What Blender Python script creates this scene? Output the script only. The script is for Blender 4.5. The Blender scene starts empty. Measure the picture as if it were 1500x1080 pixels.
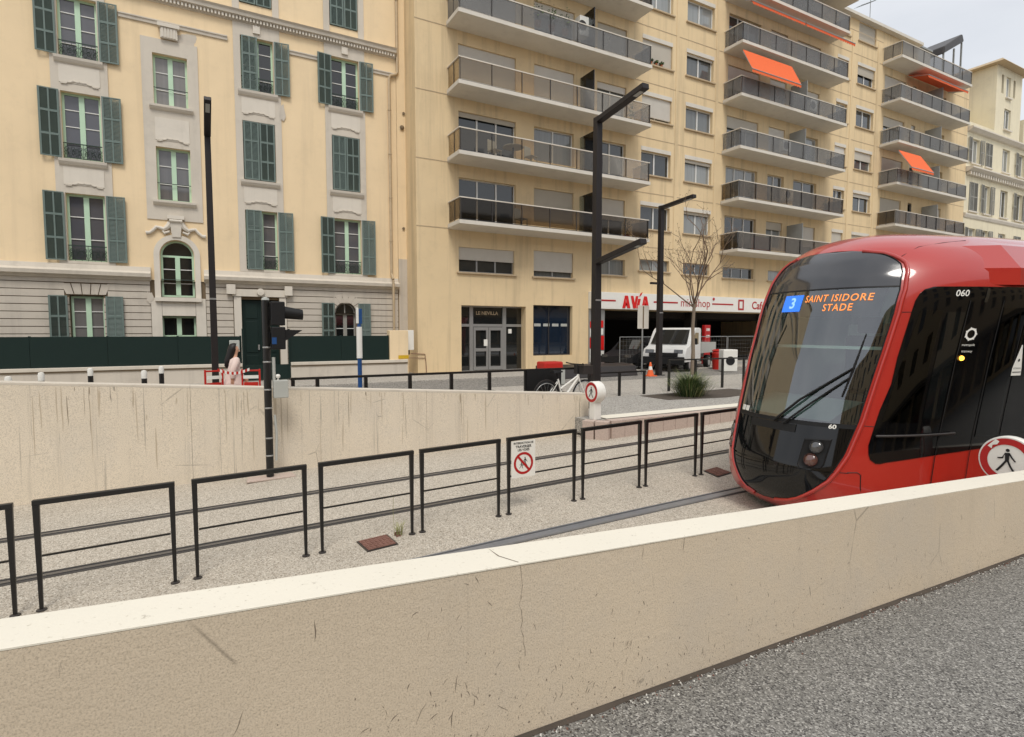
import bpy, bmesh, math, random
from mathutils import Vector, Matrix
R = math.radians
random.seed(7)
SC = bpy.context.scene
COL = SC.collection

# ------------------------------------------------------------------ mesh builder
class MB:
    def __init__(s): s.v = []; s.f = []; s.m = []
    def quad(s, a, b, c, d, mi=0):
        n = len(s.v); s.v += [a, b, c, d]; s.f.append((n, n+1, n+2, n+3)); s.m.append(mi); return s
    def poly(s, pts, mi=0):
        n = len(s.v); s.v += list(pts); s.f.append(tuple(range(n, n+len(pts)))); s.m.append(mi); return s
    def hexa(s, p, mi=0):
        n = len(s.v); s.v += list(p)
        for q in ((0,3,2,1),(4,5,6,7),(0,1,5,4),(1,2,6,5),(2,3,7,6),(3,0,4,7)):
            s.f.append(tuple(n+i for i in q)); s.m.append(mi)
        return s
    def box(s, x0, x1, y0, y1, z0, z1, mi=0):
        return s.hexa([(x0,y0,z0),(x1,y0,z0),(x1,y1,z0),(x0,y1,z0),(x0,y0,z1),(x1,y0,z1),(x1,y1,z1),(x0,y1,z1)], mi)
    def prism(s, pts, vec, mi=0):
        """closed polygon pts (3d) extruded by vec"""
        n = len(s.v); k = len(pts); V = Vector(vec)
        s.v += [tuple(p) for p in pts] + [tuple(Vector(p)+V) for p in pts]
        s.f.append(tuple(range(n, n+k))[::-1]); s.m.append(mi)
        s.f.append(tuple(range(n+k, n+2*k))); s.m.append(mi)
        for i in range(k):
            j = (i+1) % k; s.f.append((n+i, n+j, n+k+j, n+k+i)); s.m.append(mi)
        return s
    def tube(s, pts, r, n=8, mi=0, cap=True):
        pts = [Vector(p) for p in pts]
        rs = r if isinstance(r, (list, tuple)) else [r]*len(pts)
        base = len(s.v); prev = None
        for i, p in enumerate(pts):
            t = (pts[min(i+1, len(pts)-1)] - pts[max(i-1, 0)])
            t = t.normalized() if t.length > 1e-9 else Vector((0,0,1))
            if prev is None:
                u = t.cross(Vector((0,0,1)))
                if u.length < 1e-4: u = t.cross(Vector((1,0,0)))
            else:
                u = prev - t*prev.dot(t)
            u.normalize(); prev = u; w = t.cross(u)
            for k in range(n):
                a = 2*math.pi*k/n
                s.v.append(tuple(p + (u*math.cos(a)+w*math.sin(a))*rs[i]))
        for i in range(len(pts)-1):
            for k in range(n):
                a = base+i*n+k; b = base+i*n+(k+1) % n
                s.f.append((a, b, b+n, a+n)); s.m.append(mi)
        if cap:
            s.f.append(tuple(range(base, base+n))[::-1]); s.m.append(mi)
            e = base+(len(pts)-1)*n; s.f.append(tuple(range(e, e+n))); s.m.append(mi)
        return s
    def bar(s, p, q, w, h=None, mi=0):
        """square bar between two points"""
        h = h or w; p = Vector(p); q = Vector(q); t = (q-p).normalized()
        u = t.cross(Vector((0,0,1)))
        if u.length < 1e-3: u = Vector((1,0,0))
        u.normalize(); k = u.cross(t).normalized()
        c = []
        for P in (p, q):
            for a, b in ((-1,-1),(1,-1),(1,1),(-1,1)): c.append(tuple(P+u*(a*w/2)+k*(b*h/2)))
        return s.hexa(c, mi)
    def lathe(s, prof, c=(0,0,0), n=20, mi=0, axis='z'):
        base = len(s.v)
        for (r, h) in prof:
            for k in range(n):
                a = 2*math.pi*k/n; x, y = r*math.cos(a), r*math.sin(a)
                if axis == 'z': p = (c[0]+x, c[1]+y, c[2]+h)
                elif axis == 'x': p = (c[0]+h, c[1]+x, c[2]+y)
                else: p = (c[0]+x, c[1]+h, c[2]+y)
                s.v.append(p)
        for i in range(len(prof)-1):
            for k in range(n):
                a = base+i*n+k; b = base+i*n+(k+1) % n
                s.f.append((a, b, b+n, a+n)); s.m.append(mi)
        s.f.append(tuple(range(base, base+n))[::-1]); s.m.append(mi)
        e = base+(len(prof)-1)*n; s.f.append(tuple(range(e, e+n))); s.m.append(mi)
        return s
    def grid(s, rows, mi=0, closed=False):
        base = len(s.v); n = len(rows[0])
        for r in rows: s.v += [tuple(p) for p in r]
        for i in range(len(rows)-1):
            for k in range(n if closed else n-1):
                a = base+i*n+k; b = base+i*n+(k+1) % n
                s.f.append((a, b, b+n, a+n)); s.m.append(mi)
        return s
    def add(s, other, M=None, mi=None):
        n = len(s.v)
        s.v += [tuple(M @ Vector(p)) for p in other.v] if M else list(other.v)
        s.f += [tuple(n+i for i in f) for f in other.f]
        s.m += other.m if mi is None else [mi]*len(other.f)
        return s
    def build(s, name, mats, parent=None, off=None, smooth=0, bevel=0, data=None, fix=True):
        me = bpy.data.meshes.new(name)
        vs = s.v if off is None else [(p[0]-off[0], p[1]-off[1], p[2]-off[2]) for p in s.v]
        me.from_pydata(vs, [], s.f)
        if not isinstance(mats, (list, tuple)): mats = [mats]
        for m in mats: me.materials.append(m)
        me.polygons.foreach_set('material_index', s.m)
        if fix:
            bm = bmesh.new(); bm.from_mesh(me)
            if smooth: bmesh.ops.remove_doubles(bm, verts=bm.verts, dist=1e-5)
            bmesh.ops.recalc_face_normals(bm, faces=bm.faces)
            bm.to_mesh(me); bm.free()
        if smooth:
            me.polygons.foreach_set('use_smooth', [True]*len(me.polygons))
            me.set_sharp_from_angle(angle=R(smooth))
        me.update()
        o = bpy.data.objects.new(name, me); COL.objects.link(o)
        if parent: o.parent = parent
        if bevel:
            b = o.modifiers.new('bevel', 'BEVEL'); b.width = bevel; b.segments = 2; b.limit_method = 'ANGLE'
        return o

def tag(o, label=None, cat=None, group=None, kind=None):
    if label: o['label'] = label
    if cat: o['category'] = cat
    if group: o['group'] = group
    if kind: o['kind'] = kind
    return o
def thing(name, label, cat, loc=(0,0,0), rz=0, group=None):
    o = bpy.data.objects.new(name, None); COL.objects.link(o)
    o.empty_display_size = .1
    o.location = loc; o.rotation_euler = (0, 0, rz)
    return tag(o, label, cat, group)
def copy_tree(o, parent=None):
    c = o.copy(); COL.objects.link(c)
    if parent: c.parent = parent
    for ch in list(o.children): copy_tree(ch, c)
    return c
def inst(src, parent, loc=(0,0,0)):
    """copy of a part (sharing its mesh) under another thing or part"""
    c = src.copy(); COL.objects.link(c); c.parent = parent; c.location = loc
    for ch in list(src.children): 
        d = ch.copy(); COL.objects.link(d); d.parent = c
    return c

# ------------------------------------------------------------------ materials
def lin(c): return c/12.92 if c <= .04045 else ((c+.055)/1.055)**2.4
def rgb(r, g, b): return (lin(r/255), lin(g/255), lin(b/255), 1)
class NT:
    def __init__(s, name):
        s.m = bpy.data.materials.new(name); s.m.use_nodes = True; s.t = s.m.node_tree; s.n = s.t.nodes; s.l = s.t.links
        s.b = s.n['Principled BSDF']; s.tc = s.n.new('ShaderNodeTexCoord')
    def link(s, a, b): s.l.new(a, b)
    def mapping(s, scale=(1,1,1), src='Object', loc=(0,0,0)):
        m = s.n.new('ShaderNodeMapping'); m.inputs['Scale'].default_value = scale; m.inputs['Location'].default_value = loc
        s.link(s.tc.outputs[src], m.inputs['Vector']); return m.outputs['Vector']
    def noise(s, scale, detail=4, rough=.55, vec=None, dist=0):
        n = s.n.new('ShaderNodeTexNoise'); n.inputs['Scale'].default_value = scale; n.inputs['Detail'].default_value = detail
        n.inputs['Roughness'].default_value = rough; n.inputs['Distortion'].default_value = dist
        s.link(vec if vec else s.tc.outputs['Object'], n.inputs['Vector']); return n.outputs['Fac']
    def voro(s, scale, vec=None, feature='F1', out='Distance'):
        n = s.n.new('ShaderNodeTexVoronoi'); n.feature = feature; n.inputs['Scale'].default_value = scale
        s.link(vec if vec else s.tc.outputs['Object'], n.inputs['Vector']); return n.outputs[out]
    def ramp(s, fac, stops):
        r = s.n.new('ShaderNodeValToRGB'); e = r.color_ramp.elements
        while len(e) < len(stops): e.new(.5)
        for k, (p, c) in enumerate(stops):
            e[k].position = p; e[k].color = c if hasattr(c, '__len__') else (c, c, c, 1)
        s.link(fac, r.inputs['Fac']); return r.outputs['Color']
    def mix(s, fac, a, b, mode='MIX'):
        m = s.n.new('ShaderNodeMix'); m.data_type = 'RGBA'; m.blend_type = mode
        for sock, v in ((m.inputs[0], fac), (m.inputs[6], a), (m.inputs[7], b)):
            if isinstance(v, bpy.types.NodeSocket): s.link(v, sock)
            else: sock.default_value = v
        return m.outputs[2]
    def math(s, op, a, b=0):
        m = s.n.new('ShaderNodeMath'); m.operation = op
        for sock, v in ((m.inputs[0], a), (m.inputs[1], b)):
            if isinstance(v, bpy.types.NodeSocket): s.link(v, sock)
            else: sock.default_value = v
        return m.outputs[0]
    def bump(s, h, strength=.3, dist=.01):
        b = s.n.new('ShaderNodeBump'); b.inputs['Strength'].default_value = strength; b.inputs['Distance'].default_value = dist
        s.link(h, b.inputs['Height']); s.link(b.outputs['Normal'], s.b.inputs['Normal'])
    def col(s, c):
        if isinstance(c, bpy.types.NodeSocket): s.link(c, s.b.inputs['Base Color'])
        else: s.b.inputs['Base Color'].default_value = c
        return s
    def set(s, rough=.5, metal=0, spec=.5, coat=0):
        if isinstance(rough, bpy.types.NodeSocket): s.link(rough, s.b.inputs['Roughness'])
        else: s.b.inputs['Roughness'].default_value = rough
        s.b.inputs['Metallic'].default_value = metal
        s.b.inputs['Specular IOR Level'].default_value = spec; s.b.inputs['Coat Weight'].default_value = coat
        s.b.inputs['Coat Roughness'].default_value = .03
        return s
def sc(c, k): return (c[0]*k, c[1]*k, c[2]*k, 1)
def plain(name, c, rough=.6, var=.15, scale=6, metal=0, spec=.4, coat=0, bump=0, bscale=80):
    t = NT(name)
    n = t.noise(scale, 5)
    t.col(t.mix(n, sc(c, 1-var), sc(c, 1+var))).set(rough, metal, spec, coat)
    if bump: t.bump(t.noise(bscale, 3), bump, .004)
    return t.m
def stucco(name, c, stain=(.25,.2,.15,1), amt=.35, streak=.3, top=None, grime=0):
    """painted render with faint patches and rain streaks"""
    t = NT(name)
    big = t.noise(.55, 6, .6)
    fine = t.noise(60, 3)
    col = t.mix(big, sc(c, .86), sc(c, 1.1))
    col = t.mix(t.math('MULTIPLY', t.ramp(t.noise(1.6, 6, .7), [(.52, 0), (.75, 1)]), amt), col, t.mix(.5, c, stain))
    st = t.ramp(t.noise(1, 5, .65, t.mapping((2.2, 2.2, .12))), [(.5, 0), (.72, 1)])
    col = t.mix(t.math('MULTIPLY', st, streak), col, t.mix(.55, c, stain))
    col = t.mix(t.math('MULTIPLY', fine, .18), col, sc(c, .7))
    t.col(col).set(.9, 0, .2); t.bump(fine, .25, .004)
    return t.m

M = {}
CREAM_Y = rgb(232, 200, 146)
M['apt_wall'] = stucco('apt_wall', rgb(230, 206, 165), (.3,.24,.16,1), .35, .8)
M['old_wall'] = stucco('old_wall', rgb(241, 217, 178), (.42,.33,.22,1), .35, .4)
M['far_wall_paint'] = stucco('far_wall_paint', rgb(232, 222, 194), (.35,.31,.25,1), .4, .4)
M['stone_trim'] = stucco('stone_trim', rgb(212, 203, 188), (.22,.2,.17,1), .45, .35)
M['stone_base'] = stucco('stone_base', rgb(206, 197, 183), (.2,.18,.16,1), .5, .5)
M['white_trim'] = stucco('white_trim', rgb(222, 214, 200), (.3,.27,.22,1), .35, .3)
M['slab'] = stucco('slab', rgb(218, 212, 200), (.25,.22,.18,1), .4, .2)
M['sill'] = plain('sill', rgb(188, 168, 138), .85, .2)
M['groove'] = plain('groove', rgb(120, 104, 82), .9)
M['shutter'] = plain('shutter', rgb(106, 121, 115), .55, .12, 3)
M['shutter_grey'] = plain('shutter_grey', rgb(150, 148, 140), .6, .1, 3)
M['sage'] = plain('sage', rgb(188, 216, 188), .5, .08)
M['white_paint'] = plain('white_paint', rgb(222, 222, 218), .45, .06)
M['alu'] = plain('alu', rgb(170, 170, 168), .35, .08, metal=.6)
M['iron'] = plain('iron', rgb(42, 58, 50), .5, .1)
M['black_steel'] = plain('black_steel', rgb(26, 25, 24), .38, .25, 14, spec=.5)
M['lamp_steel'] = plain('lamp_steel', rgb(36, 31, 30), .5, .2, 2)
M['dark_green'] = plain('dark_green', rgb(2, 31, 26), .6, .12, 2)
M['red_plastic'] = plain('red_plastic', rgb(190, 40, 30), .45, .1)
M['sign_red'] = plain('sign_red', rgb(176, 28, 28), .4, .06)
M['sign_white'] = plain('sign_white', rgb(232, 230, 222), .45, .05)
M['ink'] = plain('ink', rgb(24, 24, 26), .6, .05)
M['orange_cloth'] = plain('orange_cloth', rgb(232, 108, 60), .85, .08, 9)
M['orange_dark'] = plain('orange_dark', rgb(214, 96, 54), .85, .1, 9)
M['rubber'] = plain('rubber', rgb(28, 28, 28), .8)
M['grey_box'] = plain('grey_box', rgb(176, 178, 172), .5, .08)
M['blue'] = plain('blue', rgb(32, 74, 128), .45)
M['yellow'] = plain('yellow', rgb(206, 168, 40), .5, .3, 9)
M['terracotta'] = plain('terracotta', rgb(176, 104, 70), .8)
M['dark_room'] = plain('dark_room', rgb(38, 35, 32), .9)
M['dark_metal'] = plain('dark_metal', rgb(52, 48, 46), .4, .15)
M['zinc'] = plain('zinc', rgb(150, 152, 150), .5, .1, metal=.3)
M['granite'] = plain('granite', rgb(186, 168, 156), .8, .3, 40)
M['skin'] = plain('skin', rgb(208, 160, 132), .55, .05)
M['hair'] = plain('hair', rgb(24, 18, 16), .5, .2)
M['coat'] = plain('coat', rgb(226, 204, 194), .9, .08)
M['bark'] = plain('bark', rgb(132, 118, 102), .9, .3, 20, bump=.6)
M['twig'] = plain('twig', rgb(126, 106, 88), .9, .2, 20)
M['soil'] = plain('soil', rgb(82, 74, 66), .95, .3, 12, bump=.6)
M['scuff'] = plain('scuff', rgb(124, 112, 99), .9, .2, 30)
M['streak'] = plain('streak', rgb(190, 176, 154), .9, .15, 8)
M['streak_dark'] = plain('streak_dark', rgb(150, 137, 119), .9, .2, 8)
M['weed'] = plain('weed', rgb(150, 150, 100), .8, .25)

def pane_mat(name, dark, light, seed=0.):
    t = NT(name)
    oi = t.n.new('ShaderNodeObjectInfo')
    folds = t.noise(1, 3, .6, t.mapping((9, 9, .4), loc=(seed, 0, 0)))
    cur = t.mix(folds, sc(light, .45), light)
    k = t.ramp(oi.outputs['Random'], [(.35, 0), (.7, .8)])
    t.col(t.mix(k, dark, cur)).set(.04, 0, .6, .6)
    return t.m
M['pane'] = pane_mat('pane', rgb(44, 49, 51), rgb(176, 180, 178))
M['pane_dark'] = pane_mat('pane_dark', rgb(16, 18, 18), rgb(40, 42, 42), 3)
M['pane_old'] = pane_mat('pane_old', rgb(84, 84, 90), rgb(150, 146, 140), 5)
M['pane_blue'] = pane_mat('pane_blue', rgb(20, 32, 46), rgb(30, 44, 62), 2)

def smoked(name, tint, gl, rough=.04, k=1.):
    t = NT(name)
    tr = t.n.new('ShaderNodeBsdfTransparent'); tr.inputs[0].default_value = tint
    g = t.n.new('ShaderNodeBsdfGlossy'); g.inputs['Color'].default_value = (.9, .92, .95, 1); g.inputs['Roughness'].default_value = rough
    fr = t.n.new('ShaderNodeFresnel'); fr.inputs[0].default_value = 1.5
    f = t.math('ADD', t.math('MULTIPLY', fr.outputs[0], k), gl)
    mx = t.n.new('ShaderNodeMixShader'); t.link(f, mx.inputs[0]); t.link(tr.outputs[0], mx.inputs[1]); t.link(g.outputs[0], mx.inputs[2])
    t.link(mx.outputs[0], t.n['Material Output'].inputs[0])
    return t.m
M['glass_bal_dark'] = smoked('glass_bal_dark', (.50,.45,.39,1), .0, .06, .5)
M['glass_bal_clear'] = smoked('glass_bal_clear', (.76,.70,.61,1), .02, .06, .5)
def perforated():
    t = NT('glass_bal_grey')
    t.col(t.mix(t.noise(1.2, 4), rgb(116, 116, 116), rgb(146, 146, 144))).set(.5, .2, .4)
    tr = t.n.new('ShaderNodeBsdfTransparent'); tr.inputs[0].default_value = (.8, .8, .8, 1)
    mx = t.n.new('ShaderNodeMixShader'); mx.inputs[0].default_value = .5; t.link(tr.outputs[0], mx.inputs[1]); t.link(t.b.outputs[0], mx.inputs[2])
    t.link(mx.outputs[0], t.n['Material Output'].inputs[0]); return t.m
M['glass_bal_grey'] = perforated()
M['windscreen'] = smoked('windscreen', (.84,.95,.91,1), .15, .012)
M['clear_glass'] = smoked('clear_glass', (.8,.85,.85,1), .02, .02)

def roller():
    t = NT('roller'); oi = t.n.new('ShaderNodeObjectInfo')
    c = t.ramp(oi.outputs['Random'], [(0, rgb(214, 208, 196)), (.5, rgb(190, 182, 166)), (1, rgb(226, 222, 214))])
    t.col(t.mix(t.math('MULTIPLY', t.noise(2, 5), .3), c, rgb(150, 140, 124))).set(.6); return t.m
M['roller'] = roller()

def concrete_wall(name, c, warm, far=False):
    t = NT(name)
    col = t.mix(t.noise(.8, 7, .6), sc(c, .86), sc(c, 1.12))
    # cement-grey patches
    col = t.mix(t.math('MULTIPLY', t.ramp(t.noise(1.1, 6, .7, t.mapping((1,1,1), loc=(4,2,7))), [(.48, 0), (.7, 1)]), .45), col, warm)
    # fine sandy grain
    g = t.noise(150 if not far else 90, 4, .75)
    col = t.mix(t.ramp(g, [(.32, .8), (.52, 0)]), col, sc(c, .5))
    col = t.mix(t.ramp(g, [(.6, 0), (.78, .5)]), col, sc(c, 1.35))
    # rain streaks running down from the top
    k = (7, 7, .22) if far else (4, 4, .3)
    st = t.ramp(t.noise(1, 6, .72, t.mapping(k)), [(.56, 0), (.74, 1)])
    col = t.mix(t.math('MULTIPLY', st, .5 if far else .22), col, t.mix(.6, c, (.16,.14,.12,1)))
    st2 = t.ramp(t.noise(1, 4, .6, t.mapping((26, 26, .5), loc=(3, 0, 1))), [(.63, 0), (.72, 1)])
    col = t.mix(t.math('MULTIPLY', st2, .8 if far else .18), col, t.mix(.7, c, (.1,.09,.08,1)))
    # scuffs and scratches
    sv = t.mapping((9, 9, 2.1), loc=(1, 1, 5))
    sc1 = t.ramp(t.noise(1, 6, .6, sv, 1.6), [(.70, 0), (.75, 1)])
    msk = t.ramp(t.noise(2.4, 3, .5, t.mapping((1,1,1), loc=(9, 0, 2))), [(.46, 0), (.6, 1)])
    col = t.mix(t.math('MULTIPLY', t.math('MULTIPLY', sc1, msk), .7), col, (.10,.085,.075,1))
    cr = t.ramp(t.voro(1.25, t.mapping((1.0, 1, .8), loc=(.3, .4, .1)), 'DISTANCE_TO_EDGE'), [(.0, 1), (.008, 0)])
    cm = t.ramp(t.noise(1.7, 4, .6, t.mapping((1,1,1), loc=(2, 7, 2))), [(.55, 0), (.62, 1)])
    col = t.mix(t.math('MULTIPLY', t.math('MULTIPLY', cr, cm), .5), col, (.12,.1,.08,1))
    t.col(col).set(.92, 0, .15)
    t.bump(t.math('ADD', t.math('MULTIPLY', g, .6), t.noise(30, 4)), .45, .006)
    return t
def grime(t, z_top_fn=None):
    return t.m
M['near_wall'] = concrete_wall('near_wall', rgb(224, 208, 184), rgb(206, 197, 184)).m
M['far_wall'] = concrete_wall('far_wall', rgb(226, 214, 194), rgb(212, 204, 191), True).m
def coping():
    t = NT('coping'); c = rgb(234, 228, 212)
    col = t.mix(t.noise(1.5, 6), sc(c, .9), c)
    ch = t.ramp(t.noise(14, 7, .75), [(.63, 0), (.70, 1)])
    col = t.mix(t.math('MULTIPLY', ch, .55), col, rgb(150, 140, 124))
    col = t.mix(t.ramp(t.noise(60, 4), [(.62, 0), (.75, .5)]), col, rgb(170, 160, 140))
    t.col(col).set(.75, 0, .25); t.bump(t.noise(70, 3), .3, .003); return t.m
M['coping'] = coping()
def aggregate(name, c, dark, light, s=70, patch=.8, rough=.9):
    t = NT(name)
    base = t.mix(t.noise(patch, 7, .65), sc(c, .82), sc(c, 1.14))
    base = t.mix(t.math('MULTIPLY', t.ramp(t.noise(patch*3.3, 6, .7, t.mapping((1,1,1), loc=(3,1,0))), [(.5, 0), (.72, 1)]), .35), base, sc(c, .6))
    v = t.voro(s, None, 'F1', 'Color')
    sx = t.n.new('ShaderNodeSeparateColor'); t.link(v, sx.inputs[0])
    col = t.mix(t.ramp(sx.outputs[0], [(.60, 0), (.95, .9)]), base, light)
    col = t.mix(t.ramp(sx.outputs[1], [(.55, 0), (.9, .95)]), col, dark)
    n2 = t.noise(s*2.2, 3, .7)
    col = t.mix(t.ramp(n2, [(.35, .6), (.5, 0)]), col, dark)
    t.col(col).set(rough, 0, .25)
    t.bump(t.math('ADD', t.voro(s), t.math('MULTIPLY', n2, .5)), .6, .008)
    return t.m
M['track_bed'] = aggregate('track_bed', rgb(196, 186, 170), rgb(142, 133, 119), rgb(224, 217, 203), 95)
M['asphalt_near'] = aggregate('asphalt_near', rgb(138, 136, 130), rgb(78, 76, 74), rgb(196, 193, 186), 135)
M['street'] = aggregate('street', rgb(146, 142, 135), rgb(84, 82, 80), rgb(168, 164, 156), 30)
M['pave'] = aggregate('pave', rgb(180, 174, 164), rgb(140, 134, 126), rgb(200, 196, 186), 40)
M['platform'] = aggregate('platform', rgb(172, 168, 160), rgb(128, 124, 118), rgb(196, 192, 184), 45)
def rust():
    t = NT('rust'); c = rgb(140, 104, 92)
    v = t.voro(26, None, 'F1')
    t.col(t.mix(t.noise(18, 5), sc(c, .6), sc(c, 1.3))).set(.8, .3, .3); t.bump(v, .8, .01); return t.m
M['rust'] = rust()
M['rail_steel'] = plain('rail_steel', rgb(120, 120, 122), .3, .2, 9, metal=.8)
M['rail_bright'] = plain('rail_bright', rgb(150, 152, 156), .35, .2, 9, metal=.5)
M['rail_joint'] = plain('rail_joint', rgb(74, 70, 66), .8, .25, 8)
def carpaint(name, c):
    t = NT(name)
    t.col(t.mix(t.noise(3, 4), sc(c, .92), sc(c, 1.06))).set(.32, 0, .5, .9)
    t.b.inputs['Coat Roughness'].default_value = .06
    return t.m
M['tram_red'] = carpaint('tram_red', rgb(178, 38, 26))
def gloss_black():
    t = NT('gloss_black')
    t.col(rgb(11, 11, 12)).set(.06, 0, .45, .15)
    return t.m
M['gloss_black'] = gloss_black()
M['mask_grey'] = plain('mask_grey', rgb(44, 45, 49), .14, .1, spec=.8, coat=.6)
M['tram_glass'] = smoked('tram_glass', (.30,.34,.33,1), .02, .02)
M['matt_black'] = plain('matt_black', rgb(16, 16, 17), .6, .1)
M['cab_grey'] = plain('cab_grey', rgb(142, 160, 152), .6, .1)
M['cab_light'] = plain('cab_light', rgb(196, 214, 204), .5, .05)
def emit(name, c, k):
    t = NT(name); t.col((.02,.02,.02,1)).set(.4)
    t.b.inputs['Emission Color'].default_value = c; t.b.inputs['Emission Strength'].default_value = k
    return t.m
M['led_orange'] = emit('led_orange', rgb(255, 150, 70), .95)
M['led_blue'] = emit('led_blue', rgb(40, 120, 235), .9)
M['led_cyan'] = emit('led_cyan', rgb(150, 200, 250), .9)
M['lamp_amber'] = emit('lamp_amber', rgb(255, 180, 60), 3)
M['lens'] = plain('lens', rgb(70, 70, 70), .12, .1, spec=.8, coat=1)
M['lens_amber'] = plain('lens_amber', rgb(92, 60, 52), .14, .1, spec=.8, coat=1)
M['leaf'] = plain('leaf', rgb(92, 112, 62), .7, .3, 3)
M['leaf_dark'] = plain('leaf_dark', rgb(56, 76, 44), .7, .3, 3)

def text(body, size, M4, align='CENTER', bold=0., spacing=1., extrude=0.):
    """lettering as an MB (flat mesh), laid out in local xy then moved by M4"""
    c = bpy.data.curves.new('t', 'FONT'); c.body = body; c.size = size; c.align_x = align; c.align_y = 'CENTER'
    c.offset = bold; c.space_character = spacing; c.extrude = extrude; c.resolution_u = 3
    o = bpy.data.objects.new('t', c); COL.objects.link(o)
    dg = bpy.context.evaluated_depsgraph_get(); ev = o.evaluated_get(dg); me = ev.to_mesh()
    mb = MB(); mb.v = [tuple(M4 @ v.co) for v in me.vertices]
    mb.f = [tuple(p.vertices) for p in me.polygons]; mb.m = [0]*len(mb.f)
    ev.to_mesh_clear(); bpy.data.objects.remove(o); bpy.data.curves.remove(c)
    return mb
def face_S(x, y, z, sx=1.):   # local xy -> wall facing -Y
    return Matrix(((sx,0,0,x),(0,0,-1,y),(0,1,0,z),(0,0,0,1)))
def disc(mb, M4, r0, r1, n=40, mi=0, t=0.):
    """flat ring (r0 may be 0) in local xy"""
    if r0 <= 0: mb.poly([tuple(M4 @ Vector((r1*math.cos(2*math.pi*k/n), r1*math.sin(2*math.pi*k/n), t))) for k in range(n)], mi)
    else:
        rows = [[tuple(M4 @ Vector((r*math.cos(2*math.pi*k/n), r*math.sin(2*math.pi*k/n), t))) for k in range(n)] for r in (r0, r1)]
        mb.grid(rows, mi, True)
    return mb
def figure(mb, M4, s, mi=0, t=0.):
    """walking-man pictogram, local xy, height about 2s"""
    def P(pts): mb.poly([tuple(M4 @ Vector((x*s, y*s, t))) for x, y in pts], mi)
    P([(.13*math.cos(a*math.pi/6)+.02, .13*math.sin(a*math.pi/6)+.84) for a in range(12)])
    P([(-.14,.62),(.16,.66),(.13,.0),(-.12,.0)])
    P([(-.14,.62),(-.02,.62),(-.32,.26),(-.62,.20),(-.60,.10),(-.26,.15)])
    P([(.04,.64),(.16,.66),(.36,.32),(.58,.02),(.48,-.02),(.26,.26)])
    P([(-.12,.02),(.04,.02),(-.22,-.44),(-.56,-.92),(-.70,-.86),(-.36,-.38)])
    P([(-.02,.02),(.13,.02),(.30,-.42),(.62,-.90),(.46,-.96),(.16,-.42)])
    return mb
# ================================================================== ground, walls
def zt(x): return -.47+.025*min(x, 13)                 # tram bed climbs to the right
def zn(x): return .2-.034*max(-3, min(x, 7))           # near footway falls to the right
xs_t = [-60, 13, 70]
mb = MB(); mb.grid([[(x, 1.98, zt(x)) for x in xs_t], [(x, 10.2, zt(x)) for x in xs_t]])
tag(mb.build('track_bed', M['track_bed']), kind='structure')
mb = MB(); xs = [-600, -3, 7, 600]
mb.grid([[(x, -600, zn(x)) for x in xs], [(x, 1.97, zn(x)) for x in xs]])
tag(mb.build('footway', M['asphalt_near']), kind='structure')
mb = MB()
mb.grid([[(-600, 9.85, 0), (7.3, 9.85, 0)], [(-600, 12.02, 0), (7.3, 12.02, 0)]])
mb.grid([[(-600, 12.02, 0), (7.3, 12.02, 0), (600, 12.02, 0)], [(-600, 700, 0), (7.3, 700, 0), (600, 700, 0)]])
tag(mb.build('street', M['street']), kind='structure')
mb = MB(); mb.box(-80, 90, 19.4, 23.9, -.1, .05)
tag(mb.build('pavement', M['pave'], bevel=.01), kind='structure')
mb = MB()
mb.grid([[(7.9, 12.03, .012), (40, 12.03, .012)], [(7.9, 16.2, .012), (40, 16.2, .012)]])
tag(mb.build('light_pavement', M['pave']), kind='structure')
# platform with a granite front made of separate blocks
mb = MB(); mb.prism([(6.72,9.12,.05),(7.05,8.88,.05),(80,8.88,.05),(80,12.02,.05),(6.72,12.02,.05)], (0,0,-.3))
tag(mb.build('platform', M['platform']), kind='structure')
mb = MB(); x = 7.03
while x < 26:
    w = .34; mb.box(x+.004, x+w-.004, 8.66, 8.875, zt(x)-.15, .062, 0); x += w
for k, (p, q) in enumerate((((6.74,9.10),(6.86,8.9)), ((6.86,8.9),(7.03,8.70)))):
    a = Vector((*p, 0)); b = Vector((*q, 0)); n = Vector((b.y-a.y, a.x-b.x, 0)).normalized()*-.2
    mb.prism([(a.x, a.y, -.45), (b.x, b.y, -.45), (b.x, b.y, .058), (a.x, a.y, .058)], n*-1)
mb.box(26.01, 80, 8.66, 8.875, -.4, .062)
tag(mb.build('platform_edge', M['granite'], bevel=.008), kind='structure')
mb = MB(); mb.grid([[(7.1, 8.9, .067), (60, 8.9, .067)], [(7.1, 9.3, .067), (60, 9.3, .067)]])
tag(mb.build('platform_marking', M['coping']), kind='structure')

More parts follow.
